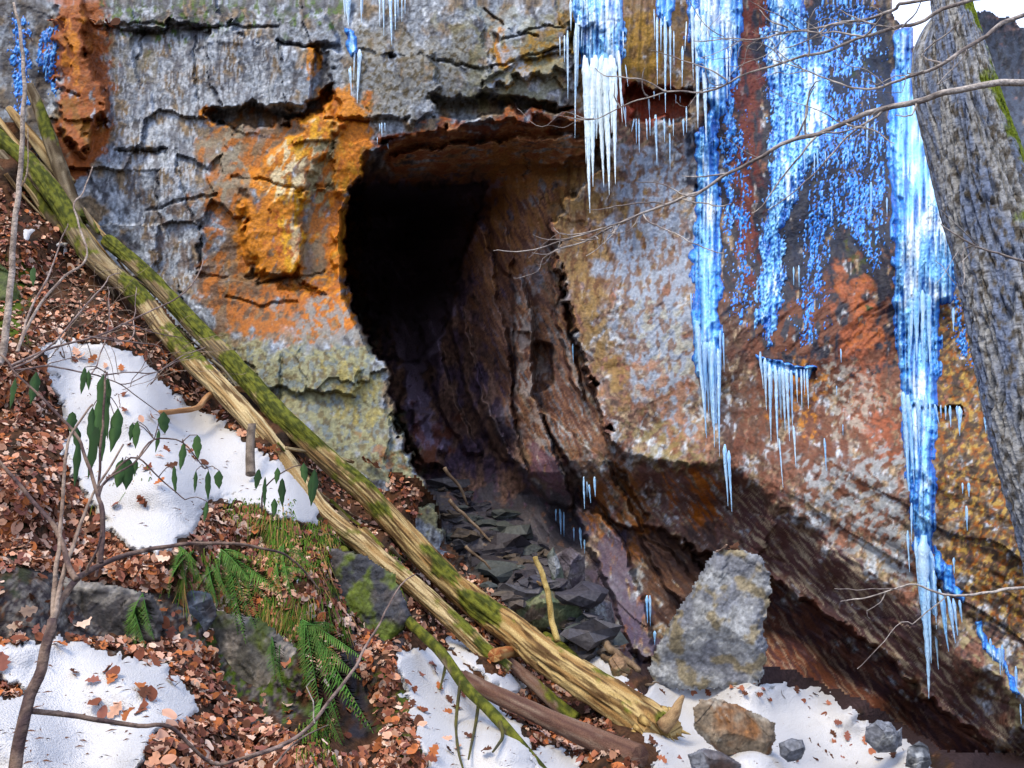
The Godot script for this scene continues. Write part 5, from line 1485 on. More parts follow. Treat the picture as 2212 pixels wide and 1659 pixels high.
# ---------------------------------------------------------------- trees
func build_trees() -> void:
	var o := thing("leaning_tree", "thick leaning tree trunk with furrowed grey bark and moss on one side", "tree", spot(2470, 1700, 5.0))
	var pts := PackedVector3Array()
	var rr := PackedFloat32Array()
	# centre, half width, distance
	for a in [[1985, -420, 34, 5.1], [2022, -180, 40, 5.1], [2054, 0, 42, 5.1], [2076, 120, 56, 5.1], [2098, 240, 70, 5.1], [2128, 378, 88, 5.1], [2172, 560, 100, 5.05], [2222, 760, 108, 5.0], [2270, 960, 112, 5.0], [2326, 1150, 114, 5.0], [2390, 1400, 120, 5.0], [2460, 1660, 140, 5.0], [2490, 1760, 170, 5.0]]:
		pts.append(spot(a[0], a[1], a[3]))
		rr.append(a[2] / FOCAL * a[3])
	var sm := smooth_path(pts, rr, 0.016)
	var b := Build.new()
	var bark0 := col(176, 178, 180)
	var bark1 := col(126, 140, 168)
	var bark2 := col(104, 98, 90)
	var moss := col(112, 130, 24)
	var furrow := func(a: float, s: float, p: Vector3) -> float:
		var w := 0.35 * n_mid.get_noise_3d(cos(a) * 0.6, sin(a) * 0.6, s * 0.6)
		var r1 := absf(n_bark.get_noise_3d(cos(a) * 3.0 + w * 0.4, sin(a) * 3.0 + w * 0.4, s * 1.3))
		var r2 := absf(n_bark.get_noise_3d(cos(a) * 5.0 + w + 7.0, sin(a) * 5.0, s * 2.2))
		return -0.17 * (1.0 - smoothstep(0.0, 0.13, r1)) - 0.07 * (1.0 - smoothstep(0.0, 0.12, r2)) + 0.045 * n_fine.get_noise_3d(cos(a) * 0.8, sin(a) * 0.8, s * 2.2) + 0.05 * n_big.get_noise_3d(cos(a), sin(a), s)
	var tint := func(a: float, s: float, p: Vector3, out: Vector3) -> Color:
		var c := bark0.lerp(bark1, smoothstep(-0.25, 0.3, n_mid.get_noise_3d(cos(a) * 1.2, sin(a) * 1.2, s * 0.7)))
		c = c.lerp(bark2, smoothstep(0.0, 0.35, n_fine.get_noise_3d(cos(a) * 0.8, sin(a) * 0.8, s * 1.8)))
		var ms := 0.75 * out.x + 0.9 * n_mid.get_noise_3dv(p * 1.3) + 0.3 * n_fine.get_noise_3dv(p * 1.5) - 0.42
		return c.lerp(moss, 0.95 * smoothstep(-0.1, 0.12, ms))
	tube(b, sm[0], sm[1], 220, furrow, tint)
	part("trunk", done(b), mats.bark, o)
	# the trunk's glare-washed left side, added as a shape cut short
	b = Build.new()
	pts = PackedVector3Array([spot(2024, 40, 5.2), spot(2004, 110, 5.2), spot(2014, 200, 5.2), spot(2040, 300, 5.2), spot(2072, 420, 5.2), spot(2110, 540, 5.2), spot(2160, 680, 5.15)])
	rr = PackedFloat32Array([0.03, 0.085, 0.11, 0.12, 0.13, 0.14, 0.15])
	sm = smooth_path(pts, rr, 0.016)
	tube(b, sm[0], sm[1], 110, furrow, tint)
	part("glare_cut_side", done(b), mats.bark, o, "left side of the trunk cut short where glare washes it out")
	# a slender bare tree outside the frame whose limbs reach across the wall
	o = thing("bare_tree", "slender bare tree at the right edge whose limbs reach across the ice", "tree", spot(2500, 1740, 4.6))
	var skin0 := col(200, 192, 186)
	var skin1 := col(138, 128, 126)
	part("trunk", plain_tube([spot(2505, 1760, 4.6), spot(2490, 1100, 4.65), spot(2470, 500, 4.7), spot(2440, 0, 4.8), spot(2400, -400, 4.9)], 0.09, 0.05, 14, skin0, skin1, 0.1, 0.05), mats.bark, o)
	# [radius at root, radius at tip, distance at root, at tip, tile points ...]; the first number says from which limb it springs
	var limbs := [
		[0.021, 0.004, 4.7, 6.6, [[3, 0, 2750, 560], [3, 0, 1659, 530], [3, 0, 1480, 530], [3, 0, 1200, 590], [3, 0, 1000, 640], [3, 0, 750, 700], [3, 0, 500, 790], [3, 0, 330, 860], [3, 0, 180, 890], [2, 0, 1659, 990], [2, 0, 1490, 1080], [2, 0, 1250, 1220], [2, 0, 1000, 1330], [2, 0, 850, 1380], [2, 0, 700, 1440], [2, 0, 540, 1530], [2, 0, 300, 1620], [2, 0, 220, 1650], [2, 0, 130, 1640]],
			[[[1000, 1330], [830, 1310], [640, 1345], [490, 1360]], [[850, 1380], [590, 1480], [350, 1520], [270, 1475]], [[590, 1480], [290, 1555], [135, 1520]], [[400, 1535], [80, 1630], [-120, 1625]], [[1250, 1220], [1150, 1270], [980, 1200], [805, 1175]], [[850, 1385], [890, 1440], [1000, 1490], [1200, 1590], [1370, 1640]], [[1400, 1140], [1240, 1140], [1100, 1140]], [[700, 1440], [620, 1560], [480, 1659]], [[1100, 1290], [1300, 1330], [1420, 1320]], [[540, 1530], [560, 1555], [420, 1545]], [[300, 1620], [320, 1560], [310, 1520]]]],
		[0.012, 0.003, 4.7, 6.8, [[3, 0, 2700, -100], [3, 0, 1340, 0], [3, 0, 1000, 150], [3, 0, 870, 180], [3, 0, 620, 240], [3, 0, 400, 330], [3, 0, 200, 380], [3, 0, 0, 440], [2, 0, 1500, 490], [2, 0, 1250, 595], [2, 0, 1000, 590], [2, 0, 850, 640], [2, 0, 700, 700], [2, 0, 520, 770], [2, 0, 360, 765]],
			[[[1250, 595], [1400, 540], [1300, 460], [1100, 390], [900, 330]], [[1000, 590], [870, 520], [590, 490], [540, 440]], [[700, 700], [660, 620], [665, 540]], [[880, 625], [855, 570], [860, 440]]]],
		[0.011, 0.003, 4.7, 6.6, [[3, 0, 2700, -180], [3, 0, 1050, -5], [3, 0, 800, 80], [3, 0, 600, 135], [3, 0, 370, 170], [3, 0, 180, 200], [3, 0, 0, 240], [2, 0, 1480, 260], [2, 0, 1180, 265]], []],
		[0.014, 0.003, 4.7, 6.4, [[3, 0, 2700, -50], [3, 0, 1659, 90], [3, 0, 1380, 260], [3, 0, 1130, 410], [3, 0, 960, 480], [3, 0, 750, 560], [3, 0, 600, 575], [3, 0, 330, 500], [3, 0, 0, 360]], []],
		[0.008, 0.003, 4.75, 6.2, [[3, 2, 2760, 500], [3, 2, 1659, 490], [3, 2, 1460, 520], [3, 2, 1280, 540], [3, 2, 1080, 515], [3, 2, 1000, 490], [3, 2, 920, 480], [3, 2, 800, 510], [3, 2, 620, 560], [3, 2, 470, 580]], []],
		[0.009, 0.003, 4.7, 5.6, [[3, 0, 2700, 1900], [3, 0, 1659, 1700], [3, 0, 1480, 1650], [3, 0, 1230, 1520], [3, 0, 1120, 1450]], []],
	]
	for l in limbs:
		var pth := []
		var rows: Array = l[4]
		for q in rows.size():
			var t := tile(rows[q][0], rows[q][1], rows[q][2], rows[q][3])
			pth.append(spot(t.x, t.y, lerpf(4.55, l[3], clampf((2040.0 - t.x) / 940.0, 0.0, 1.0))))
		var br := part("branch", plain_tube(pth, l[0], l[1], 8, skin0, skin1, 0.05, 0.02), mats.bark, o)
		for k in (9 if l[0] > 0.01 else 3):
			var f := rng.randf_range(0.22, 0.95) * (pth.size() - 1)
			var at: Vector3 = pth[int(f)].lerp(pth[int(f) + 1], f - int(f))
			var go := Vector3(rng.randf_range(-1.0, -0.2), rng.randf_range(-0.7, 0.7), rng.randf_range(-0.2, 0.3)).normalized()
			var ln := rng.randf_range(0.15, 0.6)
			var kink := Vector3(rng.randfn(0, 0.15), rng.randfn(0, 0.15), 0)
			part("twig", plain_tube([at, at + (go + kink) * ln * 0.35, at + (go - kink) * ln * 0.7, at + (go + kink * 0.5) * ln], 0.0035, 0.0015, 5, skin0, skin1, 0.05, 0.02), mats.bark, br)
		for tw in l[5]:
			var tp := []
			for q in tw.size():
				var t := tile(2, 0, tw[q][0], tw[q][1])
				var dist: float = lerpf(4.55, l[3], clampf((2040.0 - t.x) / 940.0, 0.0, 1.0))
				tp.append(spot(t.x, t.y, dist - 0.05 * q))
			part("twig", plain_tube(tp, 0.0065, 0.0025, 6, skin0, skin1, 0.05, 0.02), mats.bark, br)
	var main: Node3D = o.get_child(1)
	for tw in [[[330, 860], [180, 1040], [0, 1280], [-100, 1380]], [[740, 720], [520, 890], [380, 1030], [200, 1220], [0, 1360]], [[500, 790], [600, 830], [700, 850], [820, 930]], [[330, 860], [480, 850], [640, 825]], [[250, 880], [270, 600], [340, 520]], [[960, 640], [930, 740], [830, 745]], [[180, 890], [260, 760], [270, 640], [310, 560]]]:
		var tp := []
		for q in tw.size():
			var t := tile(3, 0, tw[q][0], tw[q][1])
			tp.append(spot(t.x, t.y, lerpf(4.55, 6.6, clampf((2040.0 - t.x) / 940.0, 0.0, 1.0)) - 0.03 * q))
		part("twig", plain_tube(tp, 0.007, 0.0025, 6, skin0, skin1, 0.05, 0.02), mats.bark, main)
	var second: Node3D = o.get_child(2)
	for tw in [[[620, 240], [740, 100], [660, 40]], [[870, 180], [960, 80], [1000, -20]], [[740, 170], [600, 130], [450, 60]], [[260, 370], [270, 130], [330, 40]], [[380, 170], [260, 260], [110, 310]], [[620, 240], [420, 220], [180, 200], [0, 250]], [[130, 180], [40, 150], [-60, 60]], [[960, 480], [900, 480], [910, 440]], [[1130, 410], [1000, 350], [1180, 200], [1270, 90]]]:
		var tp := []
		for q in tw.size():
			var t := tile(3, 0, tw[q][0], tw[q][1])
			tp.append(spot(t.x, t.y, lerpf(4.55, 6.6, clampf((2040.0 - t.x) / 940.0, 0.0, 1.0)) - 0.03 * q))
		part("twig", plain_tube(tp, 0.006, 0.0025, 6, skin0, skin1, 0.05, 0.02), mats.bark, second)


# ---------------------------------------------------------------- saplings and shrubs
func stalk(o: Node3D, called: String, rows: Array, d0: float, d1: float, r0: float, r1: float, c0: Color, c1: Color) -> MeshInstance3D:
	var pth := []
	for q in rows.size():
		var t := tile(rows[q][0], rows[q][1], rows[q][2], rows[q][3])
		pth.append(spot(t.x, t.y, lerpf(d0, d1, float(q) / maxf(1.0, rows.size() - 1.0))))
	return part(called, plain_tube(pth, r0, r1, 9, c0, c1, 0.04, 0.012), mats.bark, o)


func build_shrubs() -> void:
	var b0 := col(140, 118, 104)
	var b1 := col(86, 70, 70)
	var o := thing("forked_sapling", "bare forked sapling rising from the lower left corner", "sapling", spot(33, 1680, 3.35))
	stalk(o, "stem", [[0, 2, 90, 1850], [0, 2, 110, 1659], [0, 2, 150, 1400], [0, 2, 190, 1200], [0, 2, 260, 1020], [0, 2, 300, 830], [0, 2, 340, 700]], 3.3, 3.5, 0.024, 0.018, b1, b0)
	stalk(o, "branch", [[0, 2, 335, 710], [0, 2, 390, 580], [0, 2, 490, 440], [0, 2, 560, 390], [0, 2, 730, 310], [0, 2, 880, 260], [0, 2, 1050, 225], [0, 2, 1280, 205], [0, 2, 1500, 205], [0, 2, 1659, 225], [1, 2, 170, 270], [1, 2, 290, 360], [1, 2, 410, 500]], 3.5, 4.6, 0.015, 0.004, b0, b1)
	stalk(o, "branch", [[0, 2, 335, 720], [0, 2, 350, 530], [0, 2, 380, 200], [0, 1, 400, 1659], [0, 1, 430, 1300], [0, 1, 470, 1150], [0, 1, 600, 960]], 3.5, 3.9, 0.011, 0.004, col(176, 156, 140), b0)
	stalk(o, "branch", [[0, 2, 345, 690], [0, 2, 430, 350], [0, 2, 500, 130], [0, 1, 560, 1659], [0, 1, 640, 1480], [0, 1, 800, 1220]], 3.5, 4.0, 0.010, 0.004, col(176, 156, 140), b0)
	stalk(o, "branch", [[0, 2, 495, 435], [0, 2, 430, 300], [0, 2, 350, 100], [0, 1, 270, 1659], [0, 1, 150, 1520], [0, 1, 0, 1340], [0, 1, -80, 1220]], 3.55, 3.9, 0.012, 0.006, b0, b1)
	stalk(o, "branch", [[0, 2, 655, 330], [0, 2, 670, 0], [0, 1, 640, 1560], [0, 1, 560, 1300], [0, 1, 480, 1150], [0, 1, 250, 900], [0, 1, 0, 640]], 3.65, 4.2, 0.010, 0.005, b1, b0)
	stalk(o, "branch", [[0, 1, 640, 1560], [0, 1, 690, 1450], [0, 1, 870, 1340], [0, 1, 1000, 1190]], 3.9, 4.2, 0.006, 0.003, b1, b0)
	stalk(o, "branch", [[0, 2, 200, 1290], [0, 2, 350, 1300], [0, 2, 640, 1350], [0, 2, 900, 1385], [0, 2, 1100, 1400], [0, 2, 1250, 1530], [0, 2, 1400, 1640], [0, 2, 1659, 1570]], 3.4, 4.0, 0.011, 0.006, b0, b1)
	stalk(o, "branch", [[0, 2, 560, 395], [0, 2, 640, 230], [0, 2, 660, 120]], 3.6, 3.6, 0.006, 0.003, b0, b1)
	o = thing("sapling", "thin leaning sapling stem at the left edge under the cliff", "sapling", spot(0, 780, 6.2))
	stalk(o, "stem", [[0, 1, -20, 700], [0, 1, 20, 620], [0, 1, 60, 300], [0, 1, 80, 0], [0, 0, 120, 1200], [0, 0, 150, 800], [0, 0, 150, 450], [0, 0, 130, 200], [0, 0, 90, 20]], 6.2, 6.6, 0.028, 0.010, col(200, 184, 170), col(150, 136, 124))
	stalk(o, "branch", [[0, 0, 120, 1220], [0, 0, 170, 1130], [0, 0, 180, 830]], 6.4, 6.4, 0.008, 0.004, col(180, 160, 140), col(140, 120, 104))
	o = thing("sapling", "pair of thin pale shoots arching up from the upper bank", "sapling", spot(45, 740, 6.4))
	stalk(o, "stem", [[0, 1, 110, 620], [0, 1, 150, 520], [0, 1, 270, 300], [0, 1, 420, 130], [0, 1, 560, 0], [0, 0, 480, 1350], [0, 0, 540, 1250], [0, 0, 600, 1080]], 6.4, 7.0, 0.012, 0.005, col(206, 190, 176), col(160, 140, 128))
	stalk(o, "stem", [[0, 1, 110, 620], [0, 1, 140, 530], [0, 1, 200, 350], [0, 1, 300, 150], [0, 1, 360, 0], [0, 0, 440, 1450]], 6.4, 6.8, 0.011, 0.004, col(200, 180, 168), col(150, 130, 120))
	o = thing("shrub", "sprawling bare shrub whose thin stems arch over the upper snow patch", "shrub", spot(60, 770, 5.6))
	for a in [[[[0, 1, 60, 720], [0, 1, 200, 650], [0, 1, 400, 580], [0, 1, 640, 520], [0, 1, 800, 440], [0, 1, 1000, 350], [0, 1, 1200, 230], [0, 1, 1290, 100], [0, 1, 1320, 10], [0, 1, 1350, -20]], 0.009], [[[0, 1, 60, 740], [0, 1, 300, 610], [0, 1, 480, 410], [0, 1, 560, 310], [0, 1, 670, 200], [0, 1, 710, 130], [0, 1, 780, 110]], 0.007], [[[0, 1, 100, 740], [0, 1, 290, 715], [0, 1, 480, 740], [0, 1, 660, 780], [0, 1, 780, 830], [0, 1, 960, 970], [0, 1, 1100, 1060]], 0.007], [[[0, 1, 660, 770], [0, 1, 820, 750], [0, 1, 1000, 760], [0, 1, 1160, 660], [0, 1, 1330, 590]], 0.005], [[[0, 1, 580, 780], [0, 1, 640, 680], [0, 1, 690, 500], [0, 1, 710, 300], [0, 1, 700, 200]], 0.005], [[[0, 1, 560, 520], [0, 1, 840, 540], [0, 1, 870, 400], [0, 1, 880, 200]], 0.005], [[[0, 1, 640, 520], [0, 1, 900, 560], [0, 1, 1050, 600], [0, 1, 1080, 740]], 0.004], [[[0, 1, 290, 715], [0, 1, 420, 670], [0, 1, 630, 675]], 0.004], [[[0, 1, 780, 440], [0, 1, 900, 460], [0, 1, 1000, 500], [0, 1, 1180, 530]], 0.004], [[[0, 1, 780, 830], [0, 1, 900, 800], [0, 1, 1250, 640]], 0.004], [[[0, 1, 780, 980], [0, 1, 770, 900], [0, 1, 740, 900]], 0.003]]:
		stalk(o, "branch", a[0], 5.6, 6.6, a[1], 0.003, col(170, 150, 140), col(110, 92, 90))
	for k in 46:
		var bu := rng.randf_range(-30, 330)
		var bv := rng.randf_range(600, 760) + 0.35 * bu
		var at := spot(bu, bv, ground.depth_at(bu, bv) - 0.02)
		var go := Vector3(rng.randf_range(-0.4, 1.0), rng.randf_range(0.1, 0.9), rng.randf_range(0.1, 0.7)).normalized()
		var ln := rng.randf_range(0.3, 1.0)
		var bend := Vector3(rng.randf_range(0.0, 0.5), rng.randf_range(-0.5, 0.1), 0.1)
		part("twig", plain_tube([at, at + go * ln * 0.35, at + (go + bend * 0.4) * ln * 0.7, at + (go + bend) * ln], rng.randf_range(0.002, 0.0045), 0.0015, 5, col(178, 158, 140), col(104, 86, 78), 0.06, 0.03), mats.bark, o)
	o = thing("shrub", "low bare shoot leaning across the large fern", "shrub", spot(555, 1580, 4.4))
	stalk(o, "stem", [[1, 2, -60, 1600], [1, 2, 0, 1570], [1, 2, 200, 1500], [1, 2, 360, 1390], [1, 2, 500, 1200], [1, 2, 640, 1010], [1, 2, 700, 900], [1, 2, 790, 740], [1, 2, 830, 650], [1, 2, 940, 480], [1, 2, 1040, 400]], 4.3, 4.8, 0.012, 0.003, col(160, 140, 132), col(104, 88, 84))
	stalk(o, "branch", [[1, 2, 380, 1370], [1, 2, 370, 1230], [1, 2, 330, 1130], [1, 2, 380, 1080]], 4.45, 4.5, 0.004, 0.002, col(190, 180, 170), col(140, 128, 120))
	stalk(o, "branch", [[1, 2, 120, 1640], [1, 2, 250, 1500], [1, 2, 470, 1380]], 4.35, 4.4, 0.006, 0.003, col(150, 136, 128), col(104, 92, 88))
	# the rhododendron: leaves hang rolled with the cold
	o = thing("evergreen_shrub", "evergreen shrub with dark rolled leaves hanging before the snow", "shrub", spot(230, 1240, 4.4))
	stalk(o, "stem", [[0, 2, 620, 420], [0, 2, 660, 100], [0, 1, 640, 1480], [0, 1, 660, 1200], [0, 1, 680, 900], [0, 1, 690, 760]], 4.4, 4.6, 0.008, 0.005, b0, b1)
	stalk(o, "branch", [[0, 1, 650, 1500], [0, 1, 800, 1340], [0, 1, 900, 1310], [0, 1, 1030, 1430], [0, 1, 1200, 1580]], 4.5, 4.7, 0.006, 0.003, b0, b1)
	stalk(o, "branch", [[0, 1, 900, 1310], [0, 1, 1000, 1190], [0, 1, 1180, 1210], [0, 1, 1330, 1380]], 4.6, 4.8, 0.005, 0.003, b0, b1)
	for a in [[550, 720, 150, 50], [575, 740, 110, 34], [670, 770, 220, 90], [700, 790, 200, 70], [650, 900, 260, 70], [690, 880, 260, 56], [600, 980, 260, 66], [630, 1050, 330, 84], [665, 1020, 260, 56], [765, 985, 240, 76], [745, 1050, 160, 50], [890, 1070, 150, 66], [860, 1080, 100, 40], [510, 1180, 260, 50], [500, 1110, 130, 50], [790, 1320, 150, 90], [835, 1310, 170, 80], [880, 1320, 80, 34], [1030, 1120, 130, 30], [1190, 1210, 150, 46], [1130, 1360, 150, 36], [1350, 1390, 160, 46], [1270, 1390, 120, 24], [1280, 1160, 130, 70], [1060, 1010, 120, 80], [1340, 1590, 110, 30], [100, 790, 170, 46], [235, 750, 180, 60], [220, 70, 110, 50], [1420, 1390, 100, 70], [470, 1010, 110, 70]]:
		var lt := Vector2(a[0], a[1])
		leaf_hang(o, tile(0, 1, a[0], a[1]), a[2], a[3], 4.5 + 0.0002 * a[0])
		var near := Vector2(690, 760)
		for an in [Vector2(640, 1480), Vector2(660, 1200), Vector2(680, 900), Vector2(800, 1340), Vector2(900, 1310), Vector2(1030, 1430), Vector2(1200, 1580), Vector2(1000, 1190), Vector2(1180, 1210), Vector2(1330, 1380), Vector2(250, 900), Vector2(120, 760), Vector2(480, 1150)]:
			if an.distance_to(lt) < near.distance_to(lt):
				near = an
		if near.distance_to(lt) < 420.0:
			var dd: float = 4.5 + 0.0002 * a[0]
			var t0 := tile(0, 1, near.x, near.y)
			var t1 := tile(0, 1, lt.x, lt.y)
			var tm := (t0 + t1) / 2.0 + Vector2(0, -8)
			part("petiole", plain_tube([spot(t0.x, t0.y, dd + 0.02), spot(tm.x, tm.y, dd), spot(t1.x, t1.y, dd)], 0.003, 0.002, 5, b0, b1, 0.05), mats.bark, o)
	o = thing("evergreen_shrub", "small evergreen sprig with narrow leaves between the two logs", "shrub", spot(560, 1100, 5.9))
	stalk(o, "stem", [[1, 1, 40, 1659], [1, 1, 60, 1500], [1, 1, 240, 1360], [1, 1, 390, 1390]], 5.9, 6.0, 0.006, 0.003, b0, b1)
	for a in [[60, 1430, 170, 36], [170, 1440, 150, 50], [310, 1340, 110, 50], [380, 1380, 200, 56], [20, 1380, 110, 60], [140, 1370, 90, 40], [120, 1570, 100, 40], [360, 1420, 130, 40]]:
		leaf_hang(o, tile(1, 1, a[0], a[1]), a[2], a[3], 5.85)


func leaf_hang(o: Node3D, t: Vector2, length: float, width: float, d: float) -> void:
	var b := Build.new()
	var pos := PackedVector3Array()
	var top := spot(t.x, t.y, d)
	var l := 1.2 * length / 3.0 / FOCAL * d
	var w := 1.1 * width / 3.0 / FOCAL * d * 0.5
	var sway := rng.randf_range(-0.12, 0.12)
	var turn := rng.randf_range(-0.7, 0.7)
	var c0 := col(30, 60, 26).lerp(col(58, 90, 44), rng.randf())
	var rows := 10
	var cols := 5
	var sx := Vector3(cos(turn), 0, sin(turn))
	var sz := Vector3(-sin(turn), 0, cos(turn))
	for j in rows:
		var f := float(j) / (rows - 1)
		var half := w * 0.85 * (0.05 + 1.05 * sin(PI * pow(clampf(f, 0.0, 1.0), 0.8))) * (1.0 + 0.14 * sin(f * 17.0 + t.x))
		for i in cols:
			var e := float(i) / (cols - 1) * 2.0 - 1.0
			b.p.append(top + Vector3(sway * l * f * f, -l * f, 0) + sx * e * half + sz * (half * 0.9 * (1.0 - e * e) + 0.2 * half * n_mid.get_noise_2d(f * 4.0 + t.x, e)))
			b.n.append((sz + sx * e * 1.2).normalized())
			b.c.append(c0 * (0.75 + 0.5 * (1.0 - absf(e)) * 0.5 + 0.3 * n_fine.get_noise_2d(f * 2.0 + t.y, e)))
	for j in rows - 1:
		for i in cols - 1:
			var q := j * cols + i
			b.idx.append_array(PackedInt32Array([q, q + 1, q + cols, q + 1, q + cols + 1, q + cols]))
	part("leaf", done(b), mats.green_leaf, o)


# ---------------------------------------------------------------- ferns
func frond(base: Vector3, tip: Vector3, sag: float, width: float, c0: Color) -> ArrayMesh:
	var b := Build.new()
	var n := 30
	var dir := tip - base
	var side := dir.cross(Vector3(0, 0.35, 1)).normalized()
	for q in n:
		var f := (q + 0.5) / n
		var p := base.lerp(tip, f) + Vector3(0, -sag * f * f + sag * 0.6 * f, 0.25 * sag * sin(f * PI))
		var w := width * pow(sin(PI * clampf(0.08 + 0.9 * f, 0.0, 1.0)), 0.8) * (1.15 - 0.5 * f)
		for s in [-1.0, 1.0]:
			var out: Vector3 = (side * s + dir.normalized() * rng.randf_range(0.3, 0.6) + Vector3(0, rng.randf_range(-0.5, 0.0), rng.randf_range(-0.2, 0.3))).normalized()
			var wide := dir.length() / n * rng.randf_range(0.16, 0.24)
			var along := dir.normalized()
			var at := b.p.size()
			var c: Color = (c0 * rng.randf_range(0.55, 1.3)).lerp(col(128, 120, 50), 0.25 * rng.randf())
			var nrm := out.cross(along).normalized()
			if nrm.z < 0:
				nrm = -nrm
			for e in [[0.0, 1.0], [0.35, 1.05], [0.7, 0.75], [1.0, 0.1]]:
				for h in [-1.0, 1.0]:
					b.p.append(p + out * w * e[0] + along * wide * e[1] * h - Vector3(0, 0.12 * w * e[0] * e[0], 0))
					b.n.append(nrm)
					b.c.append(c)
			for e in 3:
				var k: int = at + 2 * e
				b.idx.append_array(PackedInt32Array([k, k + 1, k + 2, k + 1, k + 3, k + 2]))
	# the rib
	var rib := PackedVector3Array()
	var rr := PackedFloat32Array()
	for q in 9:
		var f := q / 8.0
		rib.append(base.lerp(tip, f) + Vector3(0, -sag * f * f + sag * 0.6 * f, 0.25 * sag * sin(f * PI) + 0.002))
		rr.append(lerpf(0.004, 0.0012, f))
	var tint := func(_a: float, _s: float, _p: Vector3, _o: Vector3) -> Color: return c0 * 0.8
	tube(b, rib, rr, 4, even, tint)
	return done(b)


func build_ferns() -> void:
	var list := [
		["broad evergreen fern spreading over the lower rock step", 655, 1350, 5.45, [[700, 1395, 0.1], [745, 1420, 0.1], [760, 1500, 0.09], [780, 1455, 0.1], [735, 1540, 0.1], [700, 1560, 0.09], [680, 1520, 0.09], [665, 1470, 0.08], [790, 1560, 0.08], [725, 1350, 0.08], [660, 1420, 0.08], [770, 1400, 0.08]]],
		["tall evergreen fern in the middle of the bank below the snow", 490, 1195, 5.7, [[540, 1245, 0.09], [585, 1290, 0.09], [560, 1330, 0.09], [530, 1350, 0.09], [500, 1320, 0.08], [475, 1280, 0.08], [600, 1260, 0.08], [545, 1200, 0.07], [515, 1360, 0.08]]],
		["fern tuft at the lower corner of the upper snow patch", 400, 1190, 5.6, [[380, 1225, 0.07], [365, 1250, 0.06], [420, 1230, 0.07], [440, 1250, 0.07], [400, 1260, 0.06], [430, 1210, 0.06], [345, 1280, 0.06]]],
		["drooping fern over the dark rock beside the leafy hollow", 290, 1290, 5.3, [[255, 1330, 0.07], [275, 1370, 0.08], [310, 1380, 0.09], [335, 1370, 0.08], [330, 1325, 0.07], [245, 1310, 0.06], [300, 1340, 0.08], [320, 1400, 0.07]]],
		["single narrow fern hanging down the mossy rock", 600, 1385, 5.4, [[605, 1440, 0.07], [612, 1475, 0.07], [595, 1460, 0.07], [590, 1420, 0.06]]],
		["bright fern fan between the two middle rocks", 455, 1230, 5.6, [[440, 1290, 0.07], [470, 1300, 0.07], [500, 1285, 0.07], [425, 1265, 0.06], [485, 1260, 0.06]]],
		["low fern clump under the tip of the bent sapling branch", 610, 1225, 6.0, [[585, 1265, 0.06], [610, 1280, 0.07], [640, 1270, 0.06], [655, 1245, 0.06]]],
		["fern clump at the foot of the mossy rock step", 700, 1520, 5.2, [[680, 1590, 0.08], [715, 1600, 0.08], [745, 1590, 0.08], [660, 1560, 0.07]]],
		["small fern sprig below the big standing stub of moss", 620, 1180, 6.1, [[600, 1215, 0.06], [640, 1220, 0.06], [660, 1190, 0.06], [680, 1215, 0.06]]],
	]
	for a in list:
		var at := spot(a[1], a[2], a[3])
		var o := thing("fern", a[0], "fern", at, "ferns on the bank")
		for f in a[4]:
			var d := ground.depth_at(f[0], f[1])
			d = minf(d - 0.06, a[3] - 0.03)
			for more in 2:
				if more == 1 and rng.randf() < 0.45:
					continue
				part("frond", frond(at + Vector3(rng.randf_range(-0.05, 0.05), rng.randf_range(-0.03, 0.03), 0), spot(f[0] + more * rng.randf_range(-26, 26), f[1] + more * rng.randf_range(-26, 20), d - 0.03 * more), 0.08, f[2] * rng.randf_range(0.6, 0.9), col(34, 82, 22).lerp(col(84, 134, 50), rng.randf())), mats.green_leaf, o)


# ---------------------------------------------------------------- leaves
func leaf_shape(kind: int, rows: int) -> Array:
	# a dry leaf one unit long, lying in x-z; lobed like oak or plain like beech, curled up at its rims
	var p := PackedVector3Array()
	for j in rows:
		var f := float(j) / (rows - 1)
		var half := 0.34 * pow(sin(PI * clampf(0.03 + 0.94 * f, 0.0, 1.0)), 0.75)
		if kind < 3:
			half *= 0.72 + 0.42 * (1.0 if j % 2 == 1 else -0.35)
		var curl: float = [0.10, 0.22, -0.08, 0.16, 0.28][kind]
		var bend: float = [0.12, -0.05, 0.18, 0.08, 0.16][kind]
		for e in [-1.0, 0.0, 1.0]:
			var x: float = e * half
			p.append(Vector3(x, curl * absf(e) * half * 2.0 + bend * (f - 0.5) * (f - 0.5) * 4.0 + 0.04 * sin(f * 9.0 + e * 2.0 + kind), f - 0.5))
	var idx := PackedInt32Array()
	for j in rows - 1:
		for i in 2:
			var q := j * 3 + i
			idx.append_array(PackedInt32Array([q, q + 1, q + 3, q + 1, q + 4, q + 3]))
	return [p, idx]


func ground_frame(u: float, v: float) -> Basis:
	var a := spot(u - 8, v, ground.depth_at(u - 8, v))
	var b := spot(u + 8, v, ground.depth_at(u + 8, v))
	var c := spot(u, v - 8, ground.depth_at(u, v - 8))
	var d := spot(u, v + 8, ground.depth_at(u, v + 8))
	var up := (d - c).cross(b - a).normalized()
	up = (up + Vector3(0, 0.25, 0.25)).normalized()
	var x := up.cross(Vector3(0.3, 0.1, 1)).normalized()
	return Basis(x, up, x.cross(up)).orthonormalized()


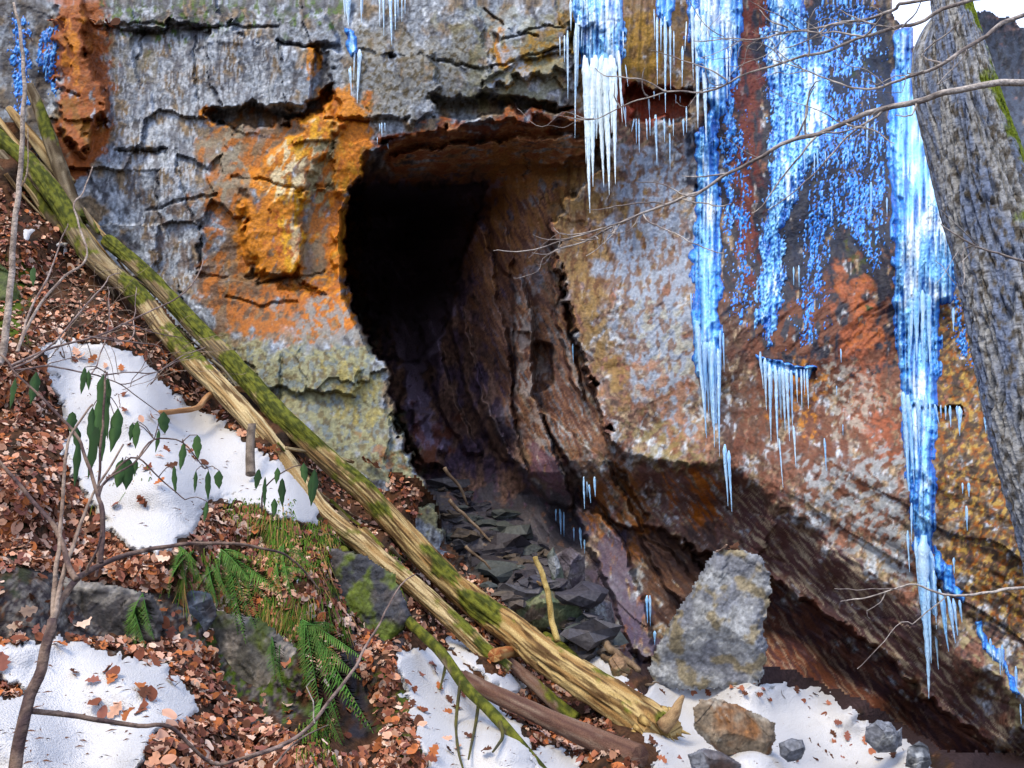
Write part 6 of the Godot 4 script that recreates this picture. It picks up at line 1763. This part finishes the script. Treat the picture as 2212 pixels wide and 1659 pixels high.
func build_leaves() -> void:
	var tints := [col(186, 138, 112), col(156, 98, 72), col(112, 66, 48), col(196, 152, 128), col(84, 54, 42), col(164, 98, 58), col(132, 84, 72), col(206, 176, 156)]
	var shapes := []
	for k in 5:
		shapes.append(leaf_shape(k, 8))
	var keep_out := []
	for p in snow_polys:
		var poly := PackedVector2Array()
		for q in p.size() / 2:
			poly.append(Vector2(p[2 * q], p[2 * q + 1]))
		keep_out.append(poly)
	# [region, leaves to lay]
	var bank := PackedVector2Array([Vector2(-360, 300), Vector2(-60, 380), Vector2(60, 420), Vector2(150, 520), Vector2(230, 640), Vector2(330, 700), Vector2(480, 850), Vector2(560, 960), Vector2(700, 1000), Vector2(800, 1000), Vector2(900, 1050), Vector2(950, 1180), Vector2(1050, 1260), Vector2(1120, 1340), Vector2(1180, 1400), Vector2(1330, 1560), Vector2(1400, 1680), Vector2(-360, 1720)])
	var bare := [PackedVector2Array([Vector2(-40, 1240), Vector2(60, 1225), Vector2(200, 1260), Vector2(330, 1275), Vector2(440, 1290), Vector2(440, 1390), Vector2(300, 1380), Vector2(100, 1375), Vector2(-40, 1390)]), PackedVector2Array([Vector2(740, 1180), Vector2(860, 1220), Vector2(890, 1330), Vector2(800, 1330), Vector2(740, 1250)]), PackedVector2Array([Vector2(440, 1330), Vector2(560, 1340), Vector2(650, 1420), Vector2(770, 1500), Vector2(780, 1640), Vector2(640, 1600), Vector2(480, 1480)]), PackedVector2Array([Vector2(720, 1380), Vector2(760, 1380), Vector2(830, 1600), Vector2(780, 1620)])]
	var b := Build.new()
	var singles := 0
	var single_mesh := {}
	var laid := 0
	var tries := 0
	while laid < 20500 and tries < 150000:
		tries += 1
		var u := rng.randf_range(-360, 1400)
		var v := rng.randf_range(300, 1720)
		var at := Vector2(u, v)
		if not Geometry2D.is_point_in_polygon(at, bank):
			continue
		var snowy := false
		for p in keep_out:
			if Geometry2D.is_point_in_polygon(at, p):
				snowy = true
				break
		if snowy:
			continue
		var thin := false
		for p in bare:
			if Geometry2D.is_point_in_polygon(at, p):
				thin = true
		if thin and rng.randf() > 0.05:
			continue
		if n_mid.get_noise_2d(u * 0.012, v * 0.012) < -0.2 and rng.randf() > 0.15:
			continue
		laid += 1
		var size := rng.randf_range(0.032, 0.066) * (1.0 if rng.randf() < 0.75 else 1.5)
		var d := ground.depth_at(u, v)
		var basis := ground_frame(u, v) * Basis.from_euler(Vector3(rng.randfn(0, 0.4), rng.randf() * TAU, rng.randfn(0, 0.4)))
		var pos := spot(u, v, d - rng.randf_range(0.008, 0.035))
		var k := rng.randi() % 5
		var c: Color = tints[rng.randi() % 8] * rng.randf_range(0.4, 1.15)
		if singles < 200 and d < 6.0 and u > 0.0 and v < 1655.0 and laid % 12 == 0:
			singles += 1
			single_leaf(shapes, k, rng.randi() % 8, tints, pos + basis.y * 0.02, basis, size * 1.1, single_mesh, "dry brown leaf lying uppermost on the leaf-covered bank", "topmost leaves of the litter")
			continue
		var sh: PackedVector3Array = shapes[k][0]
		var first := b.p.size()
		for q in sh.size():
			b.p.append(pos + basis * (sh[q] * size))
			b.n.append(basis.y)
			b.c.append(c * (0.85 if q % 3 == 1 else 1.0))
		for q in shapes[k][1]:
			b.idx.append(first + q)
	var o := part("leaf_litter", done(b), mats.leaf)
	tag(o, "carpet of dry brown oak and beech leaves over the bank", "leaves", "", "stuff")
	# leaves on the snow, one by one
	var spots := [
		[0, [[133, 768], [175, 768], [165, 760], [200, 775], [160, 777], [228, 790], [262, 795], [270, 885], [305, 905], [280, 960], [330, 900], [345, 985], [360, 970], [385, 865], [400, 965], [410, 975], [345, 1040], [310, 1085], [318, 1010], [250, 1090], [370, 1005], [305, 1080], [420, 990], [440, 1000], [270, 850], [190, 820], [240, 1030]], "dry brown leaf on the upper snow patch", "leaves on the upper snow patch"],
		[1, [[300, 1395 + 20], [330, 1420], [335, 1430], [320, 1437], [235, 1445], [245, 1455], [242, 1466], [300, 1480], [310, 1497], [325, 1500], [205, 1520], [222, 1540], [250, 1533], [305, 1530], [6, 1430], [275, 1545], [365, 1545], [160, 1452], [130, 1390], [345, 1415], [200, 1470], [370, 1470]], "dry brown leaf on the snow patch at the foot of the bank", "leaves on the lower snow patch"],
		[2, [[910, 1455], [935, 1435], [940, 1450], [950, 1483], [970, 1510], [895, 1490], [880, 1475], [905, 1530], [915, 1535], [980, 1527], [985, 1530], [965, 1540], [905, 1560], [912, 1565], [965, 1595], [970, 1620], [990, 1615], [935, 1625], [930, 1640], [1000, 1500], [890, 1520], [1015, 1590], [1050, 1620]], "dry brown leaf on the snow below the mossy pole", "leaves on the snow below the pole"],
		[3, [[1430, 1497], [1470, 1493], [1490, 1485], [1550, 1480], [1600, 1488], [1650, 1490], [1690, 1500], [1720, 1490], [1760, 1500], [1745, 1530], [1790, 1520], [1810, 1560], [1830, 1590], [1805, 1605], [1750, 1600], [1770, 1615], [1840, 1620], [1870, 1600], [1900, 1640], [1700, 1620], [1720, 1640], [1760, 1640], [1680, 1560], [1390, 1545], [1410, 1600], [1430, 1640], [1470, 1640], [1850, 1650], [1640, 1500], [1580, 1485], [1530, 1497], [1660, 1510], [1780, 1545], [1360, 1480], [1375, 1500], [1335, 1440], [1885, 1625], [1930, 1630], [1800, 1585], [1735, 1515], [1610, 1498], [1500, 1500], [1705, 1515], [1820, 1640], [1790, 1630]], "dark brown leaf on the snow field before the boulder", "leaves on the snow field"],
	]
	for a in spots:
		for t in a[1]:
			var d := ground.depth_at(t[0], t[1]) - 0.11
			var basis := ground_frame(t[0], t[1]) * Basis.from_euler(Vector3(rng.randfn(0, 0.3), rng.randf() * TAU, rng.randfn(0, 0.3)))
			single_leaf(shapes, rng.randi() % 4, (2 + rng.randi() % 5) if a[0] < 3 else [2, 4, 6, 1][rng.randi() % 4], tints, spot(t[0], t[1], d), basis, rng.randf_range(0.06, 0.1), single_mesh, a[2], a[3])
	# leaves caught on the ledges of the cliff
	for t in [[200, 45], [215, 50], [235, 52], [110, 45], [130, 50], [60, 80], [250, 48], [1560, 1187], [1585, 1183], [800, 1000], [815, 1008], [790, 996], [880, 1040], [870, 1060], [860, 1050], [890, 1065]]:
		var d := cliff.depth_at(t[0], t[1]) - 0.08
		if t[1] > 1150:
			d = 7.6
		single_leaf(shapes, rng.randi() % 4, [0, 3, 7, 1][rng.randi() % 4], tints, spot(t[0], t[1], d), Basis.from_euler(Vector3(0.5, rng.randf() * TAU, 0.3)), 0.13, single_mesh, "pale dry leaf caught on a rock ledge", "leaves caught on rock ledges")


func single_leaf(shapes: Array, kind: int, tint: int, tints: Array, pos: Vector3, basis: Basis, size: float, cache: Dictionary, label: String, group: String) -> void:
	var key := kind * 10 + tint
	if not cache.has(key):
		var sh: PackedVector3Array = shapes[kind][0]
		var n := PackedVector3Array()
		var c := PackedColorArray()
		for q in sh.size():
			n.append(Vector3.UP)
			c.append(tints[tint] * (0.8 if q % 3 == 1 else 1.0))
		var m := array_mesh(sh, n, c, shapes[kind][1])
		m.surface_set_material(0, mats.leaf)
		cache[key] = m
	var o := MeshInstance3D.new()
	o.mesh = cache[key]
	o.name = numbered("fallen_leaf")
	add_child(o)
	o.position = pos
	o.basis = basis.scaled(Vector3.ONE * size)
	tag(o, label, "leaf", group)


func build_grass() -> void:
	var b := Build.new()
	var c := [col(150, 120, 74), col(92, 104, 40), col(58, 90, 28), col(80, 112, 36)]
	for z in [[580, 760, 1130, 1240, 1500], [740, 870, 1200, 1310, 700], [390, 560, 1190, 1290, 500], [560, 680, 1290, 1400, 400], [480, 640, 1080, 1130, 260], [690, 760, 1240, 1420, 260], [640, 720, 1560, 1640, 160], [200, 330, 1000, 1100, 90], [560, 620, 1180, 1260, 100]]:
		for k in z[4]:
			var u := rng.randf_range(z[0], z[1])
			var v := rng.randf_range(z[2], z[3])
			var p := spot(u, v, ground.depth_at(u, v) - 0.02)
			var l := rng.randf_range(0.08, 0.26)
			var sway := Vector3(rng.randfn(0, 0.25), -1.0, rng.randf_range(0.1, 0.5)).normalized()
			var e := p + Vector3(sway.x * 0.4, 0.25, 0.3) * l * 0.4
			var t := e + sway * l
			var w := Vector3(rng.randf_range(0.0018, 0.004), 0, 0)
			var cc: Color = c[rng.randi() % 4] * rng.randf_range(0.7, 1.2)
			var at := b.p.size()
			for q in [p - w, p + w, e - w, e + w, t]:
				b.p.append(q)
				b.n.append(Vector3(0, 0.3, 1).normalized())
				b.c.append(cc)
			b.idx.append_array(PackedInt32Array([at, at + 1, at + 2, at + 1, at + 3, at + 2, at + 2, at + 3, at + 4]))
	var dust := Build.new()
	for p in snow_polys:
		var poly := PackedVector2Array()
		for q in p.size() / 2:
			poly.append(Vector2(p[2 * q], p[2 * q + 1]))
		var box := Rect2(poly[0], Vector2.ZERO)
		for q in poly:
			box = box.expand(q)
		for k in int(box.get_area() / 900.0):
			var at := Vector2(rng.randf_range(box.position.x, box.end.x), rng.randf_range(box.position.y, box.end.y))
			if not Geometry2D.is_point_in_polygon(at, poly):
				continue
			var c0 := spot(at.x, at.y, ground.depth_at(at.x, at.y) - 0.115)
			var l := rng.randf_range(0.006, 0.03)
			var dir := Vector3(rng.randfn(0, 1), rng.randfn(0, 0.15), rng.randfn(0, 1)).normalized()
			var n0 := dust.p.size()
			for e in [-dir * l, dir * l, dir.cross(Vector3.UP) * 0.006 + Vector3(0, 0.006, 0)]:
				dust.p.append(c0 + e)
				dust.n.append(Vector3.UP)
				dust.c.append(col(92, 66, 50))
			dust.idx.append_array(PackedInt32Array([n0, n0 + 1, n0 + 2]))
	tag(part("snow_debris", done(dust), mats.leaf), "bark crumbs and needles sprinkled over the snow patches", "debris", "", "stuff")
	tag(part("dry_grass", done(b), mats.leaf), "wispy dry grass and moss strands hanging over the bank", "grass", "", "stuff")
